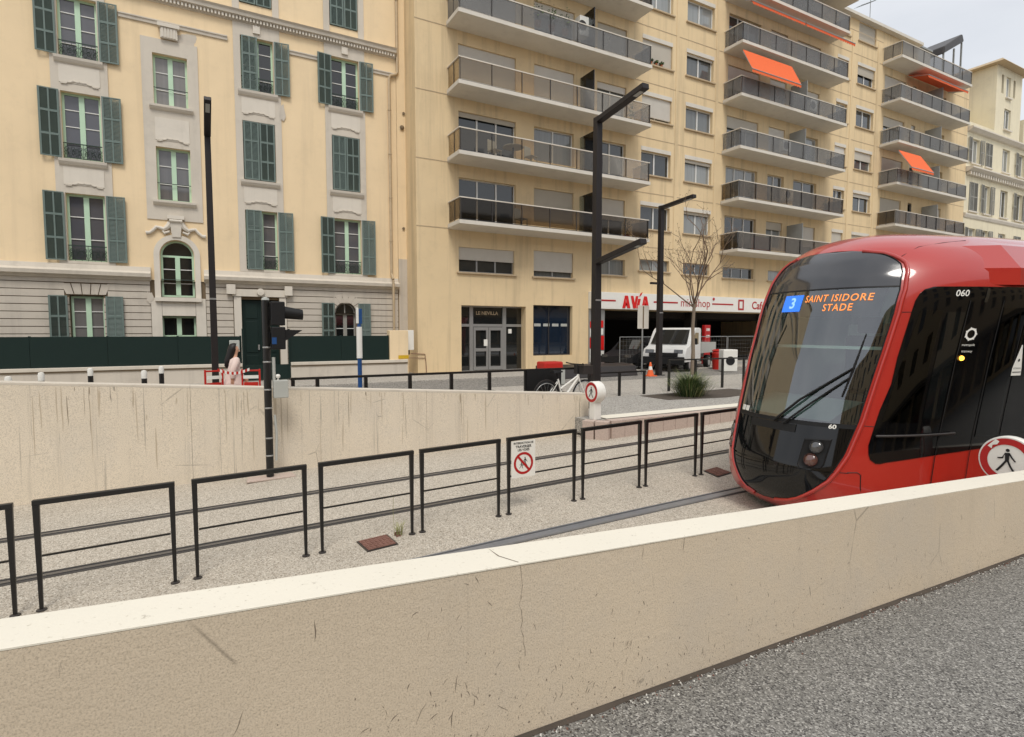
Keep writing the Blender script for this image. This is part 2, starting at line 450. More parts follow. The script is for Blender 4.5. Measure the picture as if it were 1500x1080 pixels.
def wall_run(name, label, x0, x1, fy0, fy1, top, bot, th, cap_th, mat, capm, joints, lean=0):
    n = 24
    t = thing(name, label, 'wall', (x0, fy0(x0), bot(x0)))
    off = t.location
    xs = [x0+(x1-x0)*i/n for i in range(n+1)]
    mb = MB(); cb = MB()
    for a, b in zip([x0]+joints, joints+[x1]):
        seg = [a+(b-a)*i/6 for i in range(7)]; g = .0022
        seg[0] += g; seg[-1] -= g
        rows = []
        for x in seg:
            y = fy0(x); zt_, zb = top(x)-cap_th-.002, bot(x)-.25
            rows.append([(x, y, zb), (x, y, zt_), (x, y+th, zt_), (x, y+th, zb)])
        mb.grid(rows, 0, True); mb.poly(rows[0][::-1]); mb.poly(rows[-1])
        rows = []
        for x in seg:
            y = fy0(x)-.006; z1, z0 = top(x), top(x)-cap_th
            j_ = .002*math.sin(x*23)+.0015*math.sin(x*61+1) if cap_th < .01 else 0
            rows.append([(x, y+.006+j_, z0), (x, y+.0065+j_, z1-.001), (x, y+.012, z1), (x, y+th+.004, z1), (x, y+th+.007, z1-.001), (x, y+th+.007, z0)])
        cb.grid(rows, 0, True); cb.poly(rows[0][::-1]); cb.poly(rows[-1])
    core = MB()
    for j in joints: core.box(j-.03, j+.03, fy0(j)+.012, fy0(j)+th-.012, bot(j)-.2, top(j)-.012)
    mb.build('wall_body', mat, t, off)
    cb.build('coping', capm, t, off)
    core.build('joint', M['groove'], t, off)
    return t
wall_run('parapet_wall', 'beige rendered parapet wall with pale coping beside the asphalt footway in the foreground', -9, 15, lambda x: 1.9, None,
         lambda x: .945-.056*min(x, 9), zn, .2, .006, M['near_wall'], M['coping'], [-4.2, 6.8])
fwy = lambda x: 9.74-.031*(x+2.4)
wall_run('retaining_wall', 'long beige concrete retaining wall with dark rain streaks behind the far tram track', -30, 7.06, fwy, None,
         lambda x: .985-.066*max(x, -9), zt, .3, .03, M['far_wall'], M['stone_trim'], [-16, -8, -.12, 3.55], 0)

# scuffs and scratches worn into the parapet face
rnd = random.Random(12); m_ = MB()
pw = [o for o in bpy.data.objects if o.name == 'parapet_wall'][0]
for k in range(190):
    x = rnd.choice([rnd.uniform(-.3, 5.5), rnd.uniform(.5, 1.9), rnd.uniform(.4, 3)]); zl, zh = zn(x), .945-.056*x
    z = zl+(zh-zl)*min(.93, abs(rnd.gauss(.05, .38))); l = rnd.uniform(.008, .04)*(1 if rnd.random() < .85 else 2.2); a = rnd.gauss(1.5, .4); w_ = rnd.uniform(.0005, .0019)
    P = []; n = 6; cv = rnd.gauss(0, .3); px, pz = x, z
    for i in range(n+1): P.append((px, pz)); px += math.cos(a)*l/n; pz += math.sin(a)*l/n; a += cv/n+rnd.gauss(0, .12)
    for i in range(n):
        (x0, z0), (x1, z1) = P[i], P[i+1]; q0 = w_*math.sin(math.pi*(i+.15)/(n+.3)); q1 = w_*math.sin(math.pi*(i+1.15)/(n+.3)); d = Vector((-(z1-z0), x1-x0)).normalized()
        m_.quad((x0-d.x*q0, 1.8993, z0-d.y*q0), (x0+d.x*q0, 1.8993, z0+d.y*q0), (x1+d.x*q1, 1.8993, z1+d.y*q1), (x1-d.x*q1, 1.8993, z1-d.y*q1))
for k in range(2600):
    x = rnd.uniform(-.5, 6.2); z = zn(x)+abs(rnd.gauss(0, .075))+rnd.random()**3*.25; r = rnd.uniform(.0006, .0024)*(1 if rnd.random() < .9 else 2); q = rnd.uniform(.5, 1.6)
    if z < .9-.056*x: m_.poly([(x-r, 1.8992, z), (x-r*.2, 1.8992, z-r*q), (x+r, 1.8992, z-r*.2), (x+r*.1, 1.8992, z+r*q)])
# an irregular crack under the coping
z = .945-.056*1.09-.008; x = 1.09
while z > .52:
    x1, z1 = x+rnd.gauss(.001, .004), z-rnd.uniform(.012, .03); q = rnd.uniform(.0004, .0014)
    m_.quad((x-q, 1.8991, z), (x+q, 1.8991, z), (x1+q, 1.8991, z1), (x1-q, 1.8991, z1)); x, z = x1, z1
m_.poly([(1.086,1.912,.8848),(1.092,1.912,.8845),(1.050,2.0,.887),(1.045,2.098,.8873),(1.043,2.0,.8874)])
sm = m_.build('scuff_marks', M['scuff'], pw, pw.location, fix=False); sm['kind'] = 'stuff'
def streaks(name, root, yf, top, x0, x1, n, lmax, wmax, dark):
    m_ = MB(); cl = [rnd.uniform(x0, x1) for _ in range(max(3, n//6))]
    for k in range(n):
        x = rnd.choice([rnd.uniform(x0, x1), rnd.choice(cl)+rnd.gauss(0, .12)]); z = top(x)-.042-(0 if rnd.random() < .55 else rnd.random()**2*.6); l = lmax*rnd.random()**1.8+.06; w_ = rnd.uniform(.1, 1)*wmax; mi = 1 if rnd.random() < dark else 0
        P = [(x, z)]; m = 8
        for i in range(m): x += rnd.gauss(0, .0018); z -= l/m; P.append((x, z))
        for i in range(m):
            (a, za), (b, zb) = P[i], P[i+1]; q0, q1 = w_*math.sin(math.pi*(.08+.92*i/m))**.7 if i else w_*.25, w_*abs(math.sin(math.pi*(.08+.92*(i+1)/m)))**.7
            m_.quad((a-q0, yf(a)-.0012-.0001*(k % 7), za), (a+q0, yf(a+q0)-.0012-.0001*(k % 7), za), (b+q1, yf(b+q1)-.0012-.0001*(k % 7), zb), (b-q1, yf(b)-.0012-.0001*(k % 7), zb), mi)
    o = m_.build(name, [M['streak'], M['streak_dark']], root, root.location, fix=False); o['kind'] = 'stuff'
rw = [o for o in bpy.data.objects if o.name == 'retaining_wall'][0]
streaks('rain_streaks', rw, fwy, lambda x: .985-.066*max(x, -9), -4, 7, 120, .9, .010, .18)
# ================================================================== rails set in the bed
def rail(yf, label, x0, x1, proud=0, wide=0.):
    n = 60; t = thing('tram_rail', label, 'rail', (0, yf(0), zt(0)), 0, 'tram rails set in the track bed')
    off = t.location
    def strip(mb, d0, d1, h):
        rows = []
        for i in range(n+1):
            x = x0+(x1-x0)*i/n; rows.append([(x, yf(x)+d0, zt(x)+h), (x, yf(x)+d1, zt(x)+h)])
        mb.grid(rows)
    a = MB(); strip(a, -.095, .095, .004); a.build('joint_filler', M['rail_joint'], t, off)
    b = MB(); strip(b, -.045-wide, .012, .012+proud); strip(b, .046, .066, .010+proud)
    for d in (-.045-wide, .012, .046, .066):
        rows = []
        for i in range(n+1):
            x = x0+(x1-x0)*i/n; rows.append([(x, yf(x)+d, zt(x)+.004), (x, yf(x)+d, zt(x)+.0121+proud)])
        b.grid(rows)
    b.build('rail_head', M['rail_bright' if wide else 'rail_steel'], t, off)
def curve(y0):  return lambda x: y0-.03*max(0, x-2)**1.6/4 if x > 2 else y0
rail(lambda x: 8.13-.012*max(0, x-1), 'farthest steel rail, running close to the foot of the retaining wall', -30, 60)
rail(lambda x: 6.72-.006*max(0, x-1), 'steel rail just behind the row of black barriers', -30, 60)
rail(curve(5.11), 'thick steel rail running out from under the red tram in front of the barriers', -30, 40, .012, .045)
rail(curve(3.67), 'nearest steel rail, under the tram along the parapet wall', -30, 40, .012)

# ================================================================== barriers between the tracks
BY = 5.86; BH = .93
def make_barrier(x):
    t = thing('track_barrier', 'x', 'barrier', (x, BY, zt(x)), 0, 'black steel barriers between the tram tracks')
    w = 1.0; s = .025
    for px in (.024, w-.024):
        m_ = MB(); h_ = BH-.045+s*px; m_.hexa([(px-.013,-.013,0),(px+.013,-.013,0),(px+.013,.013,0),(px-.013,.013,0),(px-.023,-.02,h_),(px+.023,-.02,h_),(px+.023,.02,h_),(px-.023,.02,h_)]); m_.build('post', M['black_steel'], t, bevel=.003)
        f = MB(); f.lathe([(.038, .002), (.038, .010+s*px), (.02, .016+s*px)], (px, 0, 0), 12); f.build('base_plate', M['dark_metal'], t)
    m_ = MB(); m_.hexa([(0,-.024,BH-.044),(w,-.024,BH-.044+s),(w,.024,BH-.044+s),(0,.024,BH-.044),(0,-.024,BH),(w,-.024,BH+s),(w,.024,BH+s),(0,.024,BH)])
    m_.build('top_rail', M['black_steel'], t, bevel=.004)
    m_ = MB(); m_.bar((.046, 0, .46), (w-.046, 0, .46+s), .016); m_.build('middle_bar', M['black_steel'], t)
    return t
bx = [-2.34, -1.22, -.09, 1.02, 2.09, 3.18, 4.27, 5.34, 6.42]
blab = ['black barrier cut off by the left edge of the photo', 'first complete black barrier from the left, with the widest gap showing beside it',
        'black barrier in front of the traffic signal mast', 'black barrier behind the rusty manhole cover and dry weed',
        'black barrier between the manhole cover one and the one with the sign', 'black barrier carrying the white prohibition sign',
        'black barrier just right of the sign barrier, in front of the platform corner', 'second black barrier right of the sign barrier, before the pink granite platform edge', 'black barrier half hidden behind the nose of the red tram']
b0 = make_barrier(bx[0])
for i, x in enumerate(bx):
    o = b0 if i == 0 else copy_tree(b0)
    o.location = (x, BY, zt(x)); o['label'] = blab[i]
# sign plate on the sixth barrier
sx, sz = 3.225, zt(3.2)
t = thing('warning_plate', 'white plate with a crossed-out red prohibition ring fixed to a black track barrier', 'sign', (sx, BY-.03, sz+.44))
off = t.location
m_ = MB(); m_.box(sx, sx+.33, BY-.032, BY-.028, sz+.44, sz+.885); m_.build('plate', M['sign_white'], t, off)
m_ = MB()
for i, (s_, h, zz) in enumerate((('INTERDICTION DE', .026, .855), ('TRAVERSER', .034, .812), ('LES VOIES', .030, .772))):
    m_.add(text(s_, h*1.25, face_S(sx+.165, BY-.034, sz+zz), bold=.001))
m_.build('lettering', M['ink'], t, off)
m_ = MB(); F = face_S(sx+.165, BY-.034, sz+.61); disc(m_, F, .105, .135)
c_, s_ = math.cos(R(-48)), math.sin(R(-48))
m_.poly([tuple(F @ Vector((c_*x-s_*y, s_*x+c_*y, .001))) for x, y in ((-.11,-.014),(.11,-.014),(.11,.014),(-.11,.014))])
m_.build('prohibition_ring', M['sign_red'], t, off)
m_ = MB(); figure(m_, face_S(sx+.185, BY-.0335, sz+.625), .06); figure(m_, face_S(sx+.135, BY-.0335, sz+.585), .04); m_.build('pictogram', M['ink'], t, off)

# manhole covers, weeds, litter
def manhole(label, pts):
    c = (sum(p[0] for p in pts)/4, sum(p[1] for p in pts)/4, zt(sum(p[0] for p in pts)/4))
    t = thing('manhole_cover', label, 'manhole cover', c, 0, 'rusty manhole covers between the tracks')
    m_ = MB(); m_.prism([(x, y, zt(x)+.012) for x, y in pts], (0, 0, -.05)); m_.build('frame', M['dark_metal'], t, c)
    m_ = MB(); cx, cy = c[0], c[1]
    inn = [(cx+(x-cx)*.9, cy+(y-cy)*.9) for x, y in pts]
    m_.prism([(x, y, zt(x)+.017) for x, y in inn], (0, 0, -.004))
    P = [Vector((x, y, zt(x)+.017)) for x, y in inn]
    for i in range(7):
        for j in range(6):
            u, v = (i+.5)/7, (j+.5)/6
            q = (P[0]*(1-u)+P[1]*u)*(1-v)+(P[3]*(1-u)+P[2]*u)*v
            m_.box(q.x-.014, q.x+.014, q.y-.014, q.y+.014, q.z, q.z+.006)
    m_.build('lid', M['rust'], t, c)
manhole('rusty square manhole cover beside a dry weed in front of the barriers', [(1.44,5.62),(1.77,5.65),(1.75,5.98),(1.41,5.95)])
manhole('brown manhole cover on the track bed at the nose of the tram', [(6.52,5.62),(6.88,5.67),(6.95,6.02),(6.62,5.98)])
rnd = random.Random(3)
t = thing('weed', 'dry yellowish weed sprouting beside the rusty manhole cover', 'plant', (1.86, 5.90, zt(1.86)))
m_ = MB()
for k in range(34):
    a = rnd.uniform(0, 6.28); l = rnd.uniform(.08, .22); le = rnd.uniform(.15, .75)
    d = Vector((math.cos(a)*le, math.sin(a)*le, 1)).normalized(); s_ = Vector((-math.sin(a), math.cos(a), 0))*.003
    p = Vector((rnd.uniform(-.04,.04), rnd.uniform(-.03,.03), 0)); q = p+d*l*.6; e = p+d*l+Vector((math.cos(a), math.sin(a), -.5))*l*.18
    m_.poly([tuple(p-s_), tuple(p+s_), tuple(q+s_)]); m_.poly([tuple(p-s_), tuple(q+s_), tuple(q-s_)]); m_.poly([tuple(q-s_), tuple(q+s_), tuple(e)])
m_.tube([(-.05,0,0),(-.06,.01,.28),(-.05,.02,.46)], .0022, 4)
m_.build('blades', M['weed'], t)
m_ = MB()
for k in range(10):
    x, y = rnd.uniform(-.06,.0), rnd.uniform(-.05,.04); m_.box(x, x+.02, y, y+.015, 0, rnd.uniform(.006,.03))
m_.build('dead_leaves', M['rust'], t)
# leaf litter and grit along the foot of the parapet
m_ = MB()
for k in range(900):
    x = rnd.uniform(.7, 6.2); y = 1.9-abs(rnd.gauss(0, .035))-.004; z = zn(x)
    r = rnd.uniform(.002, .006); a = rnd.uniform(0, 3)
    c_, s_ = math.cos(a)*r, math.sin(a)*r
    m_.hexa([(x-c_,y-s_,z),(x+s_,y-c_,z),(x+c_,y+s_,z),(x-s_,y+c_,z)]+[(x-c_*.6,y-s_*.6,z+r),(x+s_*.6,y-c_*.6,z+r),(x+c_*.6,y+s_*.6,z+r),(x-s_*.6,y+c_*.6,z+r)], rnd.choice([0,0,0,1,2]))
tag(m_.build('litter', [M['soil'], M['sign_white'], M['rust']]), kind='stuff')
m_ = MB(); rows = []
for i in range(61):
    x = -2+10*i/60; w = .008+.012*rnd.random(); rows.append([(x, 1.899, zn(x)+.012), (x, 1.9-w*.5, zn(x)+.006), (x, 1.9-w*1.6, zn(x)+.002)])
m_.grid(rows); tag(m_.build('dirt', M['soil']), kind='stuff')

# ================================================================== round "no pedestrians" totems
def totem(name, label, x, y, zb, zc, r, half, faded):
    t = thing(name, label, 'sign', (x, y, zb)); off = t.location
    F = Matrix(((0,0,-1,x-half-.004),(-1,0,0,y),(0,1,0,zc),(0,0,0,1)))        # faces -X
    m_ = MB(); m_.lathe([(r*.97, -half), (r, -half+.012), (r, half-.012), (r*.97, half)], (x, y, zc), 48, axis='x'); m_.build('head', M['sign_white'], t, off, smooth=40)
    m_ = MB(); m_.box(x-half*.8, x+half*.8, y-r*.42, y+r*.42, zb, zc-r*.86); m_.build('post', M['sign_white'], t, off, bevel=.01)
    m_ = MB(); disc(m_, F, r*.66, r*.92, 56); m_.build('red_ring', M['sign_red'], t, off)
    m_ = MB(); figure(m_, F, r*.52, 0, .002); m_.build('walking_figure', M['ink'], t, off)
    return t, F
totem('pedestrian_ban_sign', 'white round-headed pedestrian ban sign post on the platform corner by the retaining wall', 6.9, 9.02, .05, .60, .215, .10, 0)
t, F = totem('pedestrian_ban_sign', 'large red and white pedestrian ban sign beside the tram behind the parapet wall', 6.55, 2.30, zt(6.5), .61, .225, .05, 1)
m_ = MB(); m_.poly([tuple(F @ Vector((x, y, .003))) for x, y in ((-.150,.118),(-.09,.19),(-.062,.17),(-.078,.142),(-.112,.132),(-.118,.098))]); m_.build('torn_patch', M['sign_white'], t, t.location)
# ================================================================== tram
PH = R(9); TO = (6.09, 4.2)
def ip(tab, z):
    if z <= tab[0][0]: return tab[0][1]
    for (z0, v0), (z1, v1) in zip(tab, tab[1:]):
        if z <= z1: return v0+(v1-v0)*(z-z0)/(z1-z0)
    return tab[-1][1]
def smooth_tab(tab, k=.05):
    return [(z, (ip(tab, z-k)+2*ip(tab, z)+ip(tab, z+k))/4) for z in [tab[0][0]+(tab[-1][0]-tab[0][0])*i/120 for i in range(121)]]
TA = smooth_tab([(-.24,-.18),(-.15,-.36),(0,-.44),(.2,-.47),(.35,-.46),(.9,-.33),(1.5,-.18),(2.1,.0),(2.4,.12),(2.6,.24),(2.75,.4),(2.86,.6),(2.93,.85),(2.97,1.1),(3.0,1.6)], .035)
TW = smooth_tab([(-.24,1.26),(-.1,1.31),(.2,1.32),(2.2,1.32),(2.4,1.29),(2.55,1.22),(2.7,1.1),(2.82,.93),(2.9,.74),(2.96,.48),(3.0,.02)], .035)
TL, TP, TQ = 1.9, 2.2, 2.5
def fb(ap): return 1. if ap >= TL else max(0, 1-((TL-ap)/TL)**TP)**(1/TQ)
def SP(side, ap, z, off=0.):
    w = ip(TW, z)+off; a0 = ip(TA, z)-off
    return Vector((a0+ap, side*w*fb(ap), z))
def apb(b, z):
    w = ip(TW, z); return TL*(1-max(0, 1-min(1, abs(b)/w)**TQ)**(1/TP))
def PB(b, z, off=0.):
    return SP(1 if b >= 0 else -1, apb(b, z), z, off)
def frame_at(b, z):
    p = PB(b, z); u = PB(b+.01, z)-PB(b-.01, z); v = PB(b, z+.01)-PB(b, z-.01)
    n = v.cross(u).normalized()
    if n.x > 0: n = -n
    u.normalize(); v = n.cross(u)*-1
    if v.z < 0: v = -v
    return p, n, u, v
MT = [(-.11,0),(-.10,.14),(-.085,.26),(-.04,.38),(.03,.50),(.12,.61),(.24,.72),(.36,.775),(.52,.82),(.87,.865),(1.56,.905),(2.0,.92),(2.23,.915),(2.42,.885),(2.52,.835),(2.58,.77),(2.64,.66),(2.675,.54),(2.70,.38),(2.712,.22),(2.716,0)]
def mask(z, side=-1):
    if z <= -.11 or z >= 2.716: return 0.
    return ip(MT, z)*(1. if side < 0 else .63)
tram = thing('tram', 'red tram with a rounded black glazed nose and orange destination display', 'tram', (TO[0], TO[1], 0), -PH)
ZR = sorted(set([z for z, _ in MT]+[-.24,-.2,-.15,.2,.7,1.1,1.3,1.8,2.1,2.3,2.47,2.76,2.80,2.84,2.88,2.91,2.94,2.965,2.985,3.0]))
TEND = 13.
def side_rows(off=0, zs=ZR, aend=TEND, moff=0.):
    out = []
    for side in (-1, 1):
        rows = []
        for z in zs:
            m_ = mask(z, side)-moff if mask(z, side) > 0 else 0.; w = ip(TW, z); m_ = max(0, min(m_, w*.98)); a0 = apb(m_, z)
            aps = [a0+(TL-a0)*(k/22)**1.6 for k in range(23)]+[2.3, 3.2, 5, 8, aend]
            rows.append([SP(side, ap, z, off) for ap in aps])
        out.append(rows)
    return out
mb = MB()
for rows in side_rows(): mb.grid(rows)
body = mb.build('body_shell', M['tram_red'], tram, smooth=50)
mb = MB()
for rows in side_rows(-.03, aend=3.3, moff=.0): mb.grid(rows)
mb.build('inner_lining', M['cab_grey'], tram, smooth=50)
# rolled rim that frames the black mask
for side in (-1, 1):
    mb = MB(); pts = [PB(side*mask(z, side), z, .004) for z in [-.11+2.826*i/70 for i in range(1, 70)]]
    mb.tube(pts, .006, 6); mb.build('mask_gasket', M['matt_black'], tram, smooth=60)
    mb = MB(); pts = [PB(side*(mask(z, side)+.03), z, .004) for z in [-.14+2.87*i/70 for i in range(1, 70)]]
    mb.tube(pts, .021, 10); mb.build('mask_rim', M['tram_red'], tram, smooth=60)
def center_patch(z0, z1, n=14, cols=36, off=0., shrink=1.):
    rows = []
    for i in range(n+1):
        z = z0+(z1-z0)*i/n; r = []
        for k in range(cols+1):
            s_ = -math.cos(math.pi*k/cols); mm = mask(z, -1 if s_ < 0 else 1)*shrink
            r.append(PB(mm*s_, z, off))
        rows.append(r)
    return rows
mb = MB(); mb.grid(center_patch(-.1099, .325, 18)); mb.build('bumper_panel', M['gloss_black'], tram, smooth=60)
mb = MB(); mb.grid(center_patch(.345, .80, 14)); mb.grid(center_patch(.325, .345, 2, off=-.012)); mb.build('front_panel', M['gloss_black'], tram, smooth=60)
mb = MB(); mb.grid(center_patch(.80, 2.27, 22)); ws = mb.build('windscreen', M['windscreen'], tram, smooth=60)
mb = MB(); mb.grid(center_patch(2.275, 2.7159, 26)); mb.build('header_panel', M['mask_grey'], tram, smooth=60)
for za, zb_ in ((2.262, 2.28), (.79, .835)): MB().grid(center_patch(za, zb_, 1, off=.002)).build('glazing_strip', M['matt_black'], tram, smooth=60)
# cab interior seen through the glass
cab = MB()
cab.box(2.4, 2.5, -1.2, 1.2, -.1, 2.8, 0)
cab.build('cab_bulkhead', M['cab_grey'], tram)
mb = MB(); mb.box(1.9, 2.38, -.8, -.25, .9, 2.0, 0); mb.box(1.9, 2.38, .3, .85, .95, 1.9, 0); mb.build('bulkhead_window', M['cab_light'], tram)
mb = MB(); mb.prism([(-.22,-.72,.80),(.5,-.95,.80),(.62,-.95,1.0),(.35,-.8,1.02),(-.1,-.7,.9)], (0,.1,0)); 
rows = [[(-.2+.18*abs(y)**2*1.2, y, .84), (.0+.15*y*y, y, .93), (.35, y, 1.02), (.75, y, .98), (.75, y, .7)] for y in [-.62+1.24*i/10 for i in range(11)]]
mb = MB(); mb.grid(rows); mb.build('dashboard', M['cab_grey'], tram, smooth=50)
mb = MB(); mb.box(1.15, 1.3, -.28, .28, 1.05, 1.75); mb.box(.85, 1.3, -.28, .28, .9, 1.06); mb.box(1.17, 1.28, -.14, .14, 1.78, 1.98); mb.build('driver_seat', M['matt_black'], tram, bevel=.03)
mb = MB(); mb.bar((.42, -.78, 1.62), (.42, .78, 1.62), .035); mb.build('blind_bar', M['cab_light'], tram)
mb = MB(); mb.box(.75, 2.4, -.9, .9, .55, .6); mb.build('cab_floor', M['matt_black'], tram)
mb = MB(); mb.grid([[PB(b_, z_, -.05) for b_ in [-.84+1.6*i/16 for i in range(17)]] for z_ in (1.96, 2.1, 2.26)]); mb.build('display_case', M['matt_black'], tram, smooth=40)
# destination display
def on_front(mbx, off=.006):
    mbx.v = [tuple(PB(x, z, off)) for (x, _, z) in mbx.v]; return mbx
FL = lambda x, z: Matrix(((-1,0,0,x),(0,0,1,0),(0,1,0,z),(0,0,0,1)))
disp = MB()
for s_, xx, zz, wd_ in (('SAINT ISIDORE', -.45, 2.165, .64), ('STADE', -.50, 2.06, .27)):
    q = text(s_, .108, FL(0, zz), bold=.0012, spacing=1.15); w0 = max(v[0] for v in q.v)-min(v[0] for v in q.v)
    q.v = [(xx+v[0]*wd_/w0, v[1], v[2]) for v in q.v]; disp.add(q)
on_front(disp).build('destination_text', M['led_orange'], tram)
mb = MB(); mb.grid([[(x, 0, z) for x in [-.09+.26*i/6 for i in range(7)]] for z in [2.03+.19*i/6 for i in range(7)]])
lb = on_front(mb, .004).build('line_panel', M['led_blue'], tram)
mb = MB(); mb.add(text('3', .17, FL(.03, 2.122), bold=.004)); on_front(mb, .009).build('line_number', M['led_cyan'], lb)
# stickers at the foot of the windscreen
mb = MB()
for x0, x1 in ((.33, .40), (.41, .48)): mb.grid([[(x0, 0, .845), (x1, 0, .845)], [(x0, 0, .905), (x1, 0, .905)]])
on_front(mb, .006).build('sticker', M['sign_white'], tram)
mb = MB(); mb.add(text('60', .06, FL(-.70, .80), bold=.002)); on_front(mb, .006).build('fleet_number', M['sign_white'], tram)
# wiper: two arms and a blade
def fp(b, z, o=.03): return PB(b, z, o)
mb = MB(); mb.tube([fp(-.12,.80), fp(-.38,1.06,.045), fp(-.76,1.42,.045)], [.014,.013,.010], 8)
mb.tube([fp(-.24,.78), fp(-.46,1.0,.04), fp(-.75,1.32,.045)], [.011,.011,.009], 8)
w_ = mb.build('wiper_arm', M['matt_black'], tram, smooth=60)
mb = MB(); mb.tube([fp(-.725,1.12,.02), fp(-.76,1.40,.02), fp(-.79,1.78,.02)], [.009,.013,.007], 6); mb.build('wiper_blade', M['matt_black'], w_, smooth=60)
mb = MB(); mb.grid([[PB(b, z, .008) for b in [-.38+.62*i/10 for i in range(11)]] for z in (.70, .785)]); mb.build('wiper_recess', M['matt_black'], tram)
# headlamps
for sd in (-1, 1):
    q = [(.49,.655),(.72,.675),(.70,.40),(.68,.36),(.50,.33),(.47,.37)]
    mb = MB()
    cz = sum(z for _, z in q)/6; cb_ = sum(b for b, _ in q)/6
    rim = []
    for k in range(6):
        for s_ in range(4):
            u = s_/4; rim.append((q[k][0]*(1-u)+q[(k+1) % 6][0]*u, q[k][1]*(1-u)+q[(k+1) % 6][1]*u))
    ring1 = [PB(sd*b, z, .005) for b, z in rim]; ring2 = [PB(sd*(cb_+(b-cb_)*.93), cz+(z-cz)*.93, .012) for b, z in rim]; ring3 = [PB(sd*(cb_+(b-cb_)*.88), cz+(z-cz)*.88, .006) for b, z in rim]
    mb.grid([ring1, ring2, ring3], 0, True); mb.poly(ring3)
    h = mb.build('headlamp', M['matt_black'], tram, smooth=40)
    for zz, bb, mt, rr in ((.575, .61, M['lens'], .07), (.435, .585, M['lens_amber'], .07)):
        p, n, u, v = frame_at(sd*bb, zz)
        l = MB(); rows = []
        for (r, d) in ((rr, .008), (rr*.98, .022), (rr*.9, .03), (rr*.86, .018), (rr*.6, .03), (rr*.3, .037), (.001, .04)):
            rows.append([tuple(p+n*d+u*(r*math.cos(2*math.pi*k/24))+v*(r*math.sin(2*math.pi*k/24))) for k in range(24)])
        l.grid(rows, 0, True); l.build('lens', mt, h, smooth=50)
# side bands (near side is the one in view; the far side mirrors it)
AL = [(.455,.52),(.50,.462),(.62,.437),(.815,.452),(1.03,.470),(1.3,.515),(1.56,.51),(1.97,.53),(2.10,.533),(2.17,.545),(2.22,.565),(2.245,.60),(2.262,.66)]
ZB = [(.43,.50),(.52,.455),(.8,.51),(1.1,.557),(1.5,.592),(1.9,.604),(13,.604)]
def band_pt(side, u, v, off):
    zl = .455+v*(2.262-.455); al = ip(AL, zl); ap = al+u*(TEND-.2-al)
    zb = ip(ZB, ap) if u > 0 else .455
    if u > 0 and ap < .56: zb = .455
    return SP(side, ap, zb+v*(2.262-zb), off)
us = [0, .003, .007, .012, .018, .025, .033, .042, .052, .064, .078, .094, .11, .13, .16, .22, .3, .5, .75, 1.]
vs = [0,.02,.05,.1,.2,.3,.45,.6,.75,.86,.92,.96,.985,1.]
